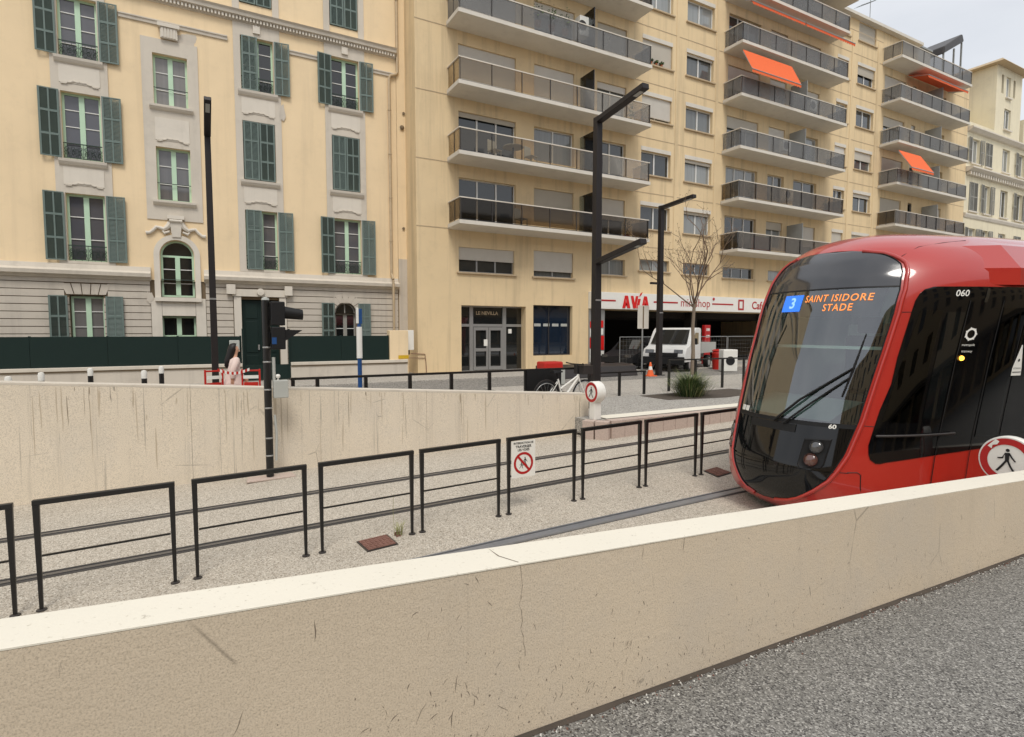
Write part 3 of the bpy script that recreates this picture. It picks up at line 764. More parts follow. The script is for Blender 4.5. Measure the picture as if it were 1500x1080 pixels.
for side in (-1, 1):
    mb = MB(); mb.grid([[band_pt(side, u, v, .006) for u in us] for v in vs])
    rim = [band_pt(side, 0, v, .006) for v in vs]; rim2 = [band_pt(side, 0, v, -.004) for v in vs]; mb.grid([rim, rim2])
    bd = mb.build('side_band', M['gloss_black'], tram, smooth=40)
    def patch(name, mat, a0, a1, z0, z1, off=.010, par=None, n=8):
        m_ = MB(); m_.grid([[SP(side, a0(z)+(a1(z)-a0(z))*k/n if callable(a0) else a0+(a1-a0)*k/n, z, off) for k in range(n+1)] for z in [z0+(z1-z0)*i/6 for i in range(7)]])
        return m_.build(name, mat, par or tram, smooth=40)
    patch('cab_window', M['tram_glass'], lambda z: ip([(.86,.50),(2.02,.60)], z), lambda z: .80, .88, 2.02, par=bd)
    patch('cab_door_glass', M['pane_dark'], .84, 1.02, .92, 2.0, par=bd)
    for a in (1.04, 1.44, 1.80, 3.2, 3.25): patch('door_seam', M['matt_black'], a, a+.009, .2, 2.12, .012, bd, 2)
    for a0, a1 in ((1.47, 1.79), (1.83, 2.3), (2.35, 3.15), (3.3, 4.6), (4.7, 6.2), (6.3, 7.8), (8, 9.5)): patch('side_window', M['tram_glass'], a0, a1, .72, 2.05, .010, bd)
    patch('top_strip', M['pane_dark'], 1.2, 9.5, 2.1, 2.245, .010, bd)
    m_ = MB(); m_.tube([SP(side, a, .735+.05*(a-.47), .03) for a in (.48, .6, .75, .9, 1.05, 1.2)], [.013]*6, 8); m_.build('grab_rail', M['dark_metal'], tram, smooth=60)
    p = SP(side, 1.10, 1.53, .012); q_ = SP(side, 1.2, 1.53, .012)-SP(side, 1.0, 1.53, .012); q_.normalize(); nn = Vector((-q_.y, q_.x, 0))*(1 if side > 0 else -1)
    if nn.y*side < 0: nn = -nn
    m_ = MB(); rows = [[tuple(p+nn*d+q_*(r*math.cos(k*math.pi/8))+Vector((0,0,r*math.sin(k*math.pi/8)))) for k in range(16)] for r, d in ((.026, 0), (.022, .012), (.001, .016))]
    m_.grid(rows, 0, True); m_.build('side_lamp', M['lamp_amber'], tram, smooth=60)
    if side < 0:
        def on_side(mbx, ap0, off=.014): mbx.v = [tuple(SP(-1, ap0+x, z, off)) for (x, _, z) in mbx.v]; return mbx
        I3 = lambda x, z: Matrix(((1,0,0,x),(0,0,1,0),(0,1,0,z),(0,0,0,1)))
        m_ = text('060', .092, I3(0, 2.19), bold=.0012); on_side(m_, .94).build('fleet_number', M['sign_white'], tram)
        m_ = MB(); disc(m_, I3(0, 1.775), .042, .062, 28); 
        for k in range(7):
            a = k*math.pi*2/7; m_.poly([tuple(I3(0, 1.775) @ Vector((.06*math.cos(a+d)*s_, .06*math.sin(a+d)*s_, .001))) for d, s_ in ((-.2,1.),(0,1.22),(.2,1.))])
        m_.add(text('metropole', .034, I3(0, 1.665))); m_.add(text('tramway', .034, I3(0, 1.60)))
        on_side(m_, 1.14).build('emblem', M['sign_white'], tram)
        m_ = MB(); m_.poly([(0,0,1.34),(.16,0,1.34),(.15,0,1.42),(.085,0,1.66),(.07,0,1.66),(.0,0,1.42)]); tp = on_side(m_, 1.80, .013).build('triangular_notice', M['sign_white'], tram)
        m_ = MB(); m_.add(text('ATTENTION', .022, I3(.075, 1.415))); m_.poly([(.01,0,1.372),(.15,0,1.372),(.15,0,1.38),(.01,0,1.38)]); disc(m_, I3(.08, 1.50), 0, .016, 12); on_side(m_, 1.80, .016).build('lettering', M['ink'], tp)
# flap in the bumper corner, roof seam, fairing, underframe
for side in (-1, 1):
    m_ = MB()
    ln = [(.33,.345),(.40,.352),(.425,.33),(.43,.2),(.425,-.1)]
    m_.tube([SP(side, a, z, .0) for a, z in ln], .005, 5); m_.build('bumper_seam', M['matt_black'], tram)
    m_ = MB(); m_.tube([PB(side*.80, 2.60, .0)]+[SP(side, a, z, .0) for a, z in ((.49,2.706),(.73,2.76),(1.0,2.80))], .004, 5); m_.build('roof_seam', M['matt_black'], tram)
    m_ = MB(); m_.tube([PB(side*mask(.335, side), .335, .001), SP(side, .34, .34, .001)], .004, 4); m_.tube([SP(side, ip([(2.0,.44)], 2), 2.0, .001), SP(side, .53, 2.0, .001)], .004, 4); m_.tube([SP(side, .36, .83, .001), SP(side, .455, .825, .001)], .004, 4); m_.build('panel_gap', M['matt_black'], tram)
    prof = [(1.325,2.285),(1.325,2.46),(1.13,2.72),(.8,2.84)]
    m_ = MB(); rows = []
    for a, k in ((1.25, 0), (1.62, 1.), (4, 1.), (4.02, .98), (TEND, .98)):
        r = []
        for b, z in prof:
            base = SP(side, a-ip(TA, z), z)
            r.append((a, side*((b+.015) if k else abs(base.y)-.01), z))
        rows.append(r)
    m_.grid(rows); m_.build('roof_fairing', M['tram_red'], tram, smooth=12)
mb = MB(); mb.box(.55, TEND, -1.15, 1.15, -.18, .2); mb.build('underframe', M['matt_black'], tram)
for a in (2.2, 4.0, 9.0, 10.8):
    for sd in (-1, 1):
        mb = MB(); mb.lathe([(.05,-.06),(.28,-.06),(.29,-.02),(.28,.05),(.05,.06)], (a, sd*.72, -.005), 28, axis='y'); mb.build('wheel', M['dark_metal'], tram, smooth=40)
mb = MB(); mb.box(TEND-.1, TEND, -1.3, 1.3, 0, 2.9); mb.build('end_wall', M['tram_red'], tram)
# ================================================================== buildings: helpers
def wall_open(x0, x1, z0, z1, Y, ops, depth=.22, mb=None, mi=0, extra_x=(), extra_z=()):
    mb = mb or MB()
    X = sorted(set([x0, x1]+[v for o in ops for v in o[:2] if x0 < v < x1]+list(extra_x)))
    Z = sorted(set([z0, z1]+[v for o in ops for v in o[2:4] if z0 < v < z1]+list(extra_z)))
    for j in range(len(Z)-1):
        zc = (Z[j]+Z[j+1])/2; run = None
        for i in range(len(X)):
            solid = False
            if i < len(X)-1:
                xc = (X[i]+X[i+1])/2
                solid = not any(o[0] < xc < o[1] and o[2] < zc < o[3] for o in ops)
            if solid and run is None: run = X[i]
            if not solid and run is not None:
                mb.quad((run,Y,Z[j]), (X[i],Y,Z[j]), (X[i],Y,Z[j+1]), (run,Y,Z[j+1]), mi); run = None
    for o in ops:
        a, b, c, d = o[:4]; dp = o[4] if len(o) > 4 else depth
        mb.quad((a,Y,c), (a,Y+dp,c), (a,Y+dp,d), (a,Y,d), mi); mb.quad((b,Y,c), (b,Y+dp,c), (b,Y+dp,d), (b,Y,d), mi)
        mb.quad((a,Y,d), (b,Y,d), (b,Y+dp,d), (a,Y+dp,d), mi); mb.quad((a,Y,c), (b,Y,c), (b,Y+dp,c), (a,Y+dp,c), mi)
    return mb

# ================================================================== old yellow building (left)
OY = 23.8; OO = (1.0, OY, 0)
old = thing('old_building', 'old pale yellow building with green louvred shutters and grey-white stone trim', 'building', OO)
def ob(mb, name, mat, par=None, **k): return mb.build(name, mat, par or old, OO, **k)
cols = {'A': (-3.66, -2.60), 'B': (-1.06, -.02), 'C': (1.72, 2.84), 'D': (4.95, 6.06)}
rowz = {2: (4.16, 6.38), 1: (7.50, 9.66), 0: (10.78, 12.72)}
upz = (13.9, 16.1)
ops = []
for c in 'A':
    for r in (2, 1, 0): ops.append((*cols[c], *rowz[r]))
    ops.append((*cols[c], *upz))
for c in 'CD':
    for r in (2, 1, 0): ops.append((*cols[c], *rowz[r]))
    ops.append((*cols[c], *upz))
ops += [(*cols['B'], 6.42, 8.28), (*cols['B'], 9.70, 11.46), (*cols['B'], 3.04, 4.53)]
bas = [(-3.70, -2.76, .9, 3.02), (-1.10, -.02, 1.6, 2.36), (1.50, 2.82, 0.05, 3.02), (4.94, 5.80, 1.3, 2.56)]
BZ = 3.62
up = [o for o in ops if o[2] > BZ]
arch_x0, arch_x1 = cols['B']; ac = (arch_x0+arch_x1)/2; ar = (arch_x1-arch_x0)/2; spring = 4.53
wl = wall_open(-16, 7.62, BZ, 18.5, OY, up+[(arch_x0, arch_x1, BZ, spring+ar)], .3)
# spandrels over the arched stair window
def spandrel(mb, xc, r, zs, Y, dp):
    n = 12
    for sd in (-1, 1):
        pts = [(xc+sd*r*math.cos(math.pi/2*k/n), Y, zs+r*math.sin(math.pi/2*k/n)) for k in range(n+1)]
        for k in range(n):
            mb.poly([(xc+sd*r, Y, zs+r), pts[k], pts[k+1]]); 
            mb.quad(pts[k], pts[k+1], (pts[k+1][0], Y+dp, pts[k+1][2]), (pts[k][0], Y+dp, pts[k][2]))
spandrel(wl, ac, ar, spring, OY, .3)
wl.box(7.63, 8.02, OY-.03, OY+.3, 0, 18.5)
wl.quad((-16,OY,3), (-16,OY+10,3), (-16,OY+10,18.5), (-16,OY,18.5))
ob(wl, 'upper_wall', M['old_wall'])
# ground floor: recessed joints between projecting courses
dgx0, dgx1 = 4.94, 5.80; dgc = (dgx0+dgx1)/2; dgr = (dgx1-dgx0)/2
bl = wall_open(-16, 7.62, 0, BZ, OY+.035, bas+[(arch_x0, arch_x1, 3.04, BZ), (dgx0, dgx1, 2.55, 2.56+dgr)], .3)
spandrel(bl, dgc, dgr, 2.56, OY+.035, .3)
ob(bl, 'ground_floor_wall', M['groove'])
cr = MB(); zz = .5
occ = bas+[(arch_x0-.34, arch_x1+.34, 1.4, BZ), (dgx0-.1, dgx1+.1, 1.2, 2.62+dgr), (1.22, 3.1, 0, 3.5), (-3.82,-2.64,2.9,3.4)]
while zz < BZ-.1:
    h = .245; x = -16
    blk = sorted([(o[0], o[1]) for o in occ if o[2] < zz+h*.5 < o[3]])
    edges = []
    cur = -16
    for a, b in blk:
        if a > cur: edges.append((cur, a))
        cur = max(cur, b)
    edges.append((cur, 7.6))
    for a, b in edges:
        if b-a < .05: continue
        k = a
        while k < b-.02:
            e = b if (a < .9 or a > 3.0) or b-k < 1.0 else min(b, k+.55+.2*((int(zz*10)) % 2))
            cr.box(k+.004, e-.004, OY-.012, OY+.036, zz+.012, zz+h-.012); k = e
    zz += h
for xc, zb, n_, w in ((-3.23, 3.05, 5, 1.1),):
    for k in range(n_):
        u0, u1 = -w/2+w*k/n_, -w/2+w*(k+1)/n_
        cr.prism([(xc+u0+.012, OY-.02, zb), (xc+u1-.012, OY-.02, zb), (xc+u1*1.25-.012, OY-.02, zb+.36), (xc+u0*1.25+.012, OY-.02, zb+.36)], (0, .056, 0))
for k in range(9):       # voussoirs of the arched ground floor window
    a0, a1 = math.pi*k/9+.02, math.pi*(k+1)/9-.02
    ro = dgr+.42 if k != 4 else dgr+.5
    cr.prism([(dgc+(dgr+.01)*math.cos(a0), OY-.02, 2.56+(dgr+.01)*math.sin(a0)), (dgc+ro*math.cos(a0), OY-.02, 2.56+ro*math.sin(a0)*.9), (dgc+ro*math.cos(a1), OY-.02, 2.56+ro*math.sin(a1)*.9), (dgc+(dgr+.01)*math.cos(a1), OY-.02, 2.56+(dgr+.01)*math.sin(a1))], (0, .056, 0))
ob(cr, 'stone_courses', M['stone_base'], bevel=.006)
def cornice(prof, x0, x1, name, mat, gap=None):
    for a, b in (gap or [(x0, x1)]):
        o = ob(MB().prism([(a, OY-d, z) for d, z in prof], (b-a, 0, 0)), name, mat)
    return o
cornice([(0,3.58),(.08,3.60),(.12,3.66),(.26,3.70),(.28,3.82),(.10,3.90),(.06,4.06),(0,4.06)], -16, 7.6, 'string_course', M['stone_trim'], [(-16, arch_x0-.3), (arch_x1+.3, 7.6)])
cornice([(0,13.16),(.06,13.18),(.10,13.3),(.22,13.34),(.24,13.44),(.30,13.5),(.06,13.6),(0,13.6)], -16, 7.6, 'dentil_cornice', M['stone_trim'])
dn = MB(); x = -16
while x < 7.5: dn.box(x, x+.06, OY-.17, OY-.10, 13.2, 13.31); x += .115
ob(dn, 'dentils', M['white_trim'])
cornice([(0,12.40),(.05,12.41),(.06,12.5),(.09,12.52),(.09,12.56),(0,12.58)], -16, 7.6, 'string_band', M['stone_trim'], [(-16,-4.0), (-2.0,1.3), (3.4,4.55), (6.5,7.6)])
cornice([(0,18.5),(.5,18.6),(.55,18.8),(0,18.9)], -16, 7.6, 'eaves', M['stone_trim'])
# window surrounds: pilaster strips, sills, panel with a moulded lower edge
def wavy(x0, x1, z, Y, mb):
    w = x1-x0; c = (x0+x1)/2
    P = [(x0+.04*w, z), (x0+.18*w, z), (x0+.2*w, z+.05), (x0+.28*w, z+.05), (x0+.34*w, z+.10), (c-.04*w, z+.08), (c, z+.11), (c+.04*w, z+.08), (x1-.34*w, z+.10), (x1-.28*w, z+.05), (x1-.2*w, z+.05), (x1-.18*w, z), (x1-.04*w, z)]
    for a, b in zip(P, P[1:]): mb.bar((a[0], Y, a[1]), (b[0], Y, b[1]), .035, .03)
for c in 'ACD':
    a, b = cols[c]; mb = MB(); pn = MB()
    seg = [(4.07, 4.16), (6.38, 7.5), (9.66, 10.78), (12.72, 13.17)]
    for z0, z1 in seg: mb.box(a-.24, b+.24, OY-.035, OY-.001, z0, z1)
    for z0, z1 in ((4.16, 6.38), (7.5, 9.66), (10.78, 12.72)):
        mb.box(a-.24, a-.004, OY-.035, OY-.001, z0, z1); mb.box(b+.004, b+.24, OY-.035, OY-.001, z0, z1)
    mb.box(a-.24, a-.004, OY-.035, OY-.001, 13.6, 18.4); mb.box(b+.004, b+.24, OY-.035, OY-.001, 13.6, 18.4)
    ob(mb, 'window_surround', M['stone_trim'])
    for z0 in (6.60, 9.88):
        pn = MB(); pn.box(a-.02, b+.02, OY-.052, OY-.036, z0+.05, z0+.62); wavy(a-.02, b+.02, z0+.02, OY-.06, pn)
        pn.prism([(a-.12, OY-.036, z0+.66), (a-.12, OY-.10, z0+.70), (a-.12, OY-.16, z0+.78), (a-.12, OY-.18, z0+.86), (a-.12, OY-.036, z0+.88)], (b-a+.24, 0, 0))
        ob(pn, 'moulded_panel', M['white_trim'])
    ob(MB().box((a+b)/2-.12, (a+b)/2+.12, OY-.10, OY-.036, 12.86, 13.14), 'keystone', M['white_trim'])
# narrow stair column B
a, b = cols['B']; mb = MB(); pn = MB()
for z0, z1 in ((5.75, 6.42), (8.28, 9.70), (11.46, 11.95)): mb.box(a-.34, b+.34, OY-.035, OY-.001, z0, z1)
for z0, z1 in ((6.42, 8.28), (9.70, 11.46)): mb.box(a-.34, a-.004, OY-.035, OY-.001, z0, z1); mb.box(b+.004, b+.34, OY-.035, OY-.001, z0, z1)
ob(mb, 'window_surround', M['stone_trim'])
pn.box(a+.0, b-.0, OY-.052, OY-.036, 8.51, 9.28); wavy(a, b, 8.48, OY-.06, pn); ob(pn, 'moulded_panel', M['white_trim'])
for z0 in (9.52, 6.24):
    ob(MB().prism([(a-.14, OY-.036, z0), (a-.14, OY-.10, z0+.03), (a-.14, OY-.17, z0+.1), (a-.14, OY-.18, z0+.17), (a-.14, OY-.036, z0+.18)], (b-a+.28, 0, 0)), 'sill', M['white_trim'])
pn = MB()
pn.box(ac-.26, ac+.26, OY-.14, OY-.036, 11.98, 12.34); pn.box(ac-.33, ac+.33, OY-.20, OY-.036, 12.34, 12.46)
for k in range(5): pn.box(ac-.22+.09*k, ac-.16+.09*k, OY-.165, OY-.14, 12.0, 12.32)
ob(pn, 'keystone', M['white_trim']); pn = MB()
for sd in (-1, 1):       # carved scroll ornament under the first stair window
    P = [(ac+sd*x, OY-.05, z) for x, z in ((.16,5.66),(.26,5.50),(.38,5.42),(.5,5.46),(.6,5.48),(.7,5.36),(.80,5.27),(.92,5.25))]
    pn.tube(P, [.10,.09,.07,.06,.06,.055,.055,.07], 8)
    pn.tube([(ac+sd*.2, OY-.07, 5.35), (ac+sd*.36, OY-.07, 5.28), (ac+sd*.42, OY-.07, 5.36)], [.04,.05,.03], 8)
pn.prism([(ac-.2, OY-.16, 5.78), (ac+.2, OY-.16, 5.78), (ac+.13, OY-.1, 5.16), (ac-.13, OY-.1, 5.16)], (0, .1, 0)); pn.box(ac-.26, ac+.26, OY-.2, OY-.04, 5.78, 5.9)
pn.tube([(ac-.2,OY-.17,5.72),(ac+.2,OY-.17,5.72)], .05, 8)
ob(pn, 'scroll_keystone', M['white_trim'], smooth=30); pn = MB()
for k in range(20):      # archivolt
    a0, a1 = math.pi*k/20, math.pi*(k+1)/20
    pn.prism([(ac+(ar+.02)*math.cos(a0), OY-.06, spring+(ar+.02)*math.sin(a0)), (ac+(ar+.2)*math.cos(a0), OY-.06, spring+(ar+.2)*math.sin(a0)), (ac+(ar+.2)*math.cos(a1), OY-.06, spring+(ar+.2)*math.sin(a1)), (ac+(ar+.02)*math.cos(a1), OY-.06, spring+(ar+.02)*math.sin(a1))], (0, .059, 0))
for sd in (-1, 1):
    x = ac+sd*(ar+.11); pn.box(x-.09, x+.09, OY-.058, OY-.001, 3.0, spring)
    x = ac+sd*(ar+.17); pn.box(x-.16, x+.16, OY-.04, OY+.03, 1.4, 3.0)
ob(pn, 'arch_surround', M['white_trim'], smooth=30)
ob(MB().box(a-.2, b+.2, OY-.16, OY-.0, 2.88, 3.02), 'sill', M['white_trim']); ob(MB().box(a, b, OY-.03, OY+.03, 2.37, 2.87), 'apron', M['white_trim'])
# door surround
pn = MB(); pn.box(1.24, 1.49, OY-.08, OY+.03, 0, 3.12); pn.box(2.83, 3.08, OY-.08, OY+.03, 0, 3.12); pn.box(1.2, 3.12, OY-.12, OY+.03, 3.13, 3.4)
pn.box(1.0, 1.3, OY-.2, OY-.09, 3.2, 3.56); pn.box(3.02, 3.3, OY-.2, OY-.09, 3.2, 3.56); pn.lathe([(.02,-.03),(.13,-.02),(.14,.03),(.06,.09)], (2.16, OY-.2, 3.3), 14, axis='y')
ob(pn, 'door_surround', M['white_trim'])
dr = MB(); dr.box(1.50, 2.82, OY+.12, OY+.18, .05, 3.0)
for sx in (1.55, 2.19):
    for z0, z1 in ((.2, .9), (1.0, 2.2), (2.3, 2.9)): dr.box(sx+.08, sx+.5, OY+.10, OY+.119, z0, z1)
dr.box(2.13, 2.19, OY+.09, OY+.119, .05, 3.0)
d_ = ob(dr, 'front_door', M['dark_green'], bevel=.01)
ob(MB().box(2.04, 2.10, OY+.06, OY+.089, 1.1, 1.3), 'handle', M['alu'], d_)
# shutters (one mesh each kind), windows
def shutter_mb(w, h, rows=(.33,.34,.33), cols_=2, arch=0):
    mb = MB(); t_, fr = .022, .055
    mb.box(0, fr, -t_, t_, 0, h); mb.box(w-fr, w, -t_, t_, 0, h)
    z = 0
    ys = [0]
    for r in rows: z += r*h; ys.append(z)
    for z in ys: mb.box(fr, w-fr, -t_+.002, t_-.002, max(0, z-.035), min(h, z+.035))
    for c in range(1, cols_): x = w*c/cols_; mb.box(x-.022, x+.022, -t_+.004, t_-.004, 0, h)
    z = .04
    while z < h-.03:
        mb.hexa([(fr,-.016,z),(w-fr,-.016,z),(w-fr,.010,z+.034),(fr,.010,z+.034),(fr,-.012,z+.006),(w-fr,-.012,z+.006),(w-fr,.014,z+.04),(fr,.014,z+.04)]); z += .042
    return mb
sh_cache = {}
def shutter(par, OFF, x, Y, z, w, h, ang=0., hinge='L', mat='shutter', label=None, rows=(.33,.34,.33), cols_=2):
    """leaf hinged at x (left or right edge); ang opens it off the wall"""
    key = (round(w, 2), round(h, 2), mat, rows)
    if key not in sh_cache:
        o = shutter_mb(w, h, rows, cols_).build('shutter', M[mat], par); sh_cache[key] = o.data
    else:
        o = bpy.data.objects.new('shutter', sh_cache[key]); COL.objects.link(o); o.parent = par
    rz = {'L': math.pi+ang if False else 0, 'R': 0}[hinge]
    if hinge == 'L': o.matrix_local = Matrix.Translation((x-OFF[0], Y-OFF[1], z-OFF[2])) @ Matrix.Rotation(math.pi+ang, 4, 'Z')   # leaf lies to the left of x
    else: o.matrix_local = Matrix.Translation((x-OFF[0], Y-OFF[1], z-OFF[2])) @ Matrix.Rotation(-ang, 4, 'Z')                   # leaf lies to the right of x
    if label: o['label'] = label
    return o
def casement(par, OFF, x0, x1, z0, z1, Y, frame='sage', panes=3, pane='pane_old', rail=None, arch=0., leafs=2, bars=True):
    f = MB(); t_ = .07
    f.box(x0, x0+t_, Y, Y+.06, z0, z1); f.box(x1-t_, x1, Y, Y+.06, z0, z1); f.box(x0+t_, x1-t_, Y, Y+.06, z1-t_, z1); f.box(x0+t_, x1-t_, Y, Y+.06, z0, z0+t_)
    if leafs == 2: xm = (x0+x1)/2; f.box(xm-.075, xm+.075, Y-.012, Y+.06, z0+t_, z1-t_)
    if arch:
        xc, r = (x0+x1)/2, (x1-x0)/2
        for k in range(16):
            a0, a1 = math.pi*k/16, math.pi*(k+1)/16
            f.prism([(xc+(r-.06)*math.cos(a0), Y, z1+(r-.06)*math.sin(a0)), (xc+r*math.cos(a0), Y, z1+r*math.sin(a0)), (xc+r*math.cos(a1), Y, z1+r*math.sin(a1)), (xc+(r-.06)*math.cos(a1), Y, z1+(r-.06)*math.sin(a1))], (0, .06, 0))
        if bars: f.box(xc-.02, xc+.02, Y+.01, Y+.05, z1, z1+r-.05)
    w = f.build('window', M[frame], par, OFF)
    if panes > 1:
        for k in range(1, panes):
            z = z0+(z1-z0)*k/panes; MB().box(x0+t_, x1-t_, Y+.006, Y+.05, z-.014, z+.014).build('glazing_bar', M['white_paint'], w, OFF)
    p = MB(); p.quad((x0+.02, Y+.035, z0+.02), (x1-.02, Y+.035, z0+.02), (x1-.02, Y+.035, z1+(0 if arch else -.02)), (x0+.02, Y+.035, z1+(0 if arch else -.02)))
    if arch: xc, r = (x0+x1)/2, (x1-x0)/2; p.poly([(xc+(r-.03)*math.cos(math.pi*k/20), Y+.035, z1+(r-.03)*math.sin(math.pi*k/20)) for k in range(21)])
    p.build('pane', M[pane], w, OFF)
    if rail: ironrail(w, OFF, x0, x1, z0, rail)
    return w
def ironrail(w, OFF, x0, x1, z0, kind):
    m_ = MB(); Y = OY+.06
    if kind == 'bar': m_.tube([(x0-.02, Y, z0+.62), (x1+.02, Y, z0+.62)], .014, 6)
    else:
        m_.box(x0, x1, Y-.012, Y+.012, z0+.50, z0+.53); m_.box(x0, x1, Y-.01, Y+.01, z0+.04, z0+.06)
        n = 6; w_ = (x1-x0)/n
        for k in range(n+1): m_.box(x0+k*w_-.006, x0+k*w_+.006, Y-.006, Y+.006, z0, z0+.5)
        for k in range(n):
            c = x0+(k+.5)*w_; sd = 1 if k % 2 else -1
            P = []
            for i in range(17):
                a = i/16*math.pi*2.6; r = .068*(1-i/22); P.append((c+sd*(r*math.cos(a)), Y, z0+.20+r*math.sin(a)*1.3))
            m_.tube(P, .009, 4); P = [(q[0], Y, z0+.56-(q[2]-z0)) for q in P]; m_.tube(P, .009, 4)
            m_.tube([(c-w_*.4, Y, z0+.08), (c, Y, z0+.3), (c+w_*.4, Y, z0+.08)], .008, 4)
    m_.build('railing', M['iron'], w, OFF)
WY = OY+.16
for c in 'A':
    a, b = cols[c]
    for r in (2, 1, 0):
        z0, z1 = rowz[r]
        casement(old, OO, a, b, z0, z1, WY, rail='scroll', panes=4 if r < 2 else 3)
        shutter(old, OO, a-.04, OY-.07, z0, .54, z1-z0, .10, 'L'); shutter(old, OO, b+.04, OY-.07, z0, .54, z1-z0, .05, 'R')
    z0, z1 = .92, 3.0
    casement(old, OO, a-.02, b-.14, z0, z1, OY+.2, panes=4)
    shutter(old, OO, a-.08, OY-.07, z0, .5, z1-z0, .08, 'L'); shutter(old, OO, b-.10, OY-.07, z0, .5, z1-z0, .05, 'R')
for z0, z1 in ((6.42, 8.28), (9.70, 11.46)): casement(old, OO, *cols['B'], z0, z1, WY, rail='bar', panes=3)
casement(old, OO, *cols['B'], 3.04, spring, WY, rail='bar', panes=3, arch=1, bars=False, pane='pane_dark')
casement(old, OO, -1.10, -.02, 1.6, 2.36, OY+.2, panes=1, pane='pane_dark')
for c, ang in (('C', .55), ('D', .75)):
    a, b = cols[c]
    for r in (2, 0):
        z0, z1 = rowz[r]
        casement(old, OO, a, b, z0, z1, WY, rail='scroll', panes=4, pane='pane_old' if r else 'pane_dark')
        # left leaf stands half closed in front of the opening, right leaf folded back
        shutter(old, OO, a+.03, OY-.05, z0, .54, z1-z0, .12 if c == 'D' else .05, 'R' if c == 'C' else 'L', label='half-closed green shutter' if c == 'C' else None)
        shutter(old, OO, b+.03, OY-.06, z0, .54, z1-z0, .10, 'R')
    for z0, z1 in (rowz[1], upz):
        for k, hg in ((a+.02, 'R'), (b-.02, 'L')): shutter(old, OO, k, OY-.03, z0+.02, (b-a)/2-.03, z1-z0-.04, 0, hg)
        m_ = MB(); m_.quad((a, OY+.2, z0), (b, OY+.2, z0), (b, OY+.2, z1), (a, OY+.2, z1)); m_.build('pane', M['pane_dark'], old, OO)
casement(old, OO, dgx0, dgx1, 1.3, 2.56, OY+.16, frame='shutter_grey', panes=2, arch=1, pane='pane_dark')
for k, hg in ((dgx0-.03, 'L'), (dgx1+.08, 'R')): shutter(old, OO, k, OY-.07, 1.3, .5, 1.66, .06, hg)
for z0, z1 in (upz,): casement(old, OO, *cols['A'], z0, z1, WY)
# drain pipe with a kink, weathered patches of bare render
m_ = MB(); m_.tube([(7.66, OY-.1, 18.4), (7.66, OY-.1, 12.62), (7.60, OY-.1, 12.52), (7.36, OY-.1, 12.42), (7.30, OY-.1, 12.3), (7.30, OY-.1, 4.2)], .055, 10)
m_.tube([(7.30, OY-.33, 3.95), (7.30, OY-.33, 1.2)], .05, 10); m_.tube([(7.30, OY-.1, 4.25), (7.30, OY-.33, 4.0)], .05, 8)
for z in (15.5, 11.0, 9.2, 7.4, 5.6): m_.lathe([(.075, 0), (.075, .05)], (7.30 if z < 12 else 7.66, OY-.1, z), 10)
ob(m_, 'drain_pipe', M['sill'], smooth=40)
rn = random.Random(5)
def blob(x, z, w, h, seed): 
    r_ = random.Random(seed); n = 26; ph = [r_.uniform(0, 6.28) for _ in range(4)]
    pts = []
    for k in range(n):
        a = 2*math.pi*k/n; q = 1+.16*math.sin(2*a+ph[0])+.12*math.sin(3*a+ph[1])+.1*math.sin(5*a+ph[2])+.07*math.sin(9*a+ph[3])
        pts.append((x+w*q*math.cos(a), z+h*q*math.sin(a)))
    return pts
m_ = MB()
for x, z, w, h, s_, yy in ((-.02, 12.1, .30, .26, 1, OY-.006), (4.62, 5.3, .11, .42, 2, OY-.040), (3.12, 10.15, .09, .35, 3, OY-.040), (-1.42, 3.0, .09, .22, 4, OY-.05), (7.5,2.6,.09,.5,6,OY-.016)):
    ob(MB().prism([(px, yy, pz) for px, pz in blob(x, z, w, h, s_)], (0, .003, 0)), 'bare_render', M['stone_base'])
m_ = MB(); m_.box(7.635, 8.0, OY-.06, OY-.032, 1.2, 4.9); ob(m_, 'grey_render_strip', M['stone_base'])
m_ = MB(); m_.box(-16, 7.6, OY+.4, OY+10, 0, 18.4); ob(m_, 'core', M['dark_room'])
# hoarding and low garden wall in front
def lowwall(x0, x1, label):
    t = thing('garden_wall', label, 'wall', (x0, 21.9, 0)); off = t.location
    MB().box(x0, x1, 21.9, 22.15, 0, .575).build('wall_body', M['stone_base'], t, off)
    MB().box(x0, x1, 21.87, 21.898, .535, .574).build('dark_strip', M['groove'], t, off)  # thin dark strip along the wall face, just below the coping
    MB().box(x0, x1, 21.84, 22.2, .577, .69).build('coping', M['stone_trim'], t, off, bevel=.015)
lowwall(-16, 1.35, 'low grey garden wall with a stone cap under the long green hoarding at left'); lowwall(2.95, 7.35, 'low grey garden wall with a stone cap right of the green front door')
def hoarding(x0, x1, label):
    t = thing('hoarding', label, 'hoarding', (x0, 21.98, .69)); off = t.location
    n = max(1, round((x1-x0)/1.9)); w = (x1-x0)/n
    for k in range(n): MB().box(x0+k*w+.004, x0+(k+1)*w-.004, 21.98, 22.01, .692, 1.64).build('panel', M['dark_green'], t, off)
    for k in range(n+1): x = min(max(x0+k*w, x0+.03), x1-.03); MB().box(x-.03, x+.03, 22.013, 22.06, .692, 1.66).build('post', M['dark_green'], t, off)
hoarding(-16, 1.35, 'long dark green sheet hoarding on the garden wall left of the front door'); hoarding(2.92, 6.62, 'dark green sheet hoarding under the arched window right of the front door')
t = thing('garden_gate', 'low dark green gate below the front door of the old building', 'gate', (1.4, 21.95, .05))
MB().box(1.4, 2.9, 21.95, 21.99, .08, .62).build('panel', M['dark_green'], t, t.location); MB().box(1.36, 1.42, 21.93, 22.0, .05, 1.9).build('post', M['dark_green'], t, t.location); MB().box(2.88, 2.94, 21.93, 22.0, .05, 1.9).build('post', M['dark_green'], t, t.location)
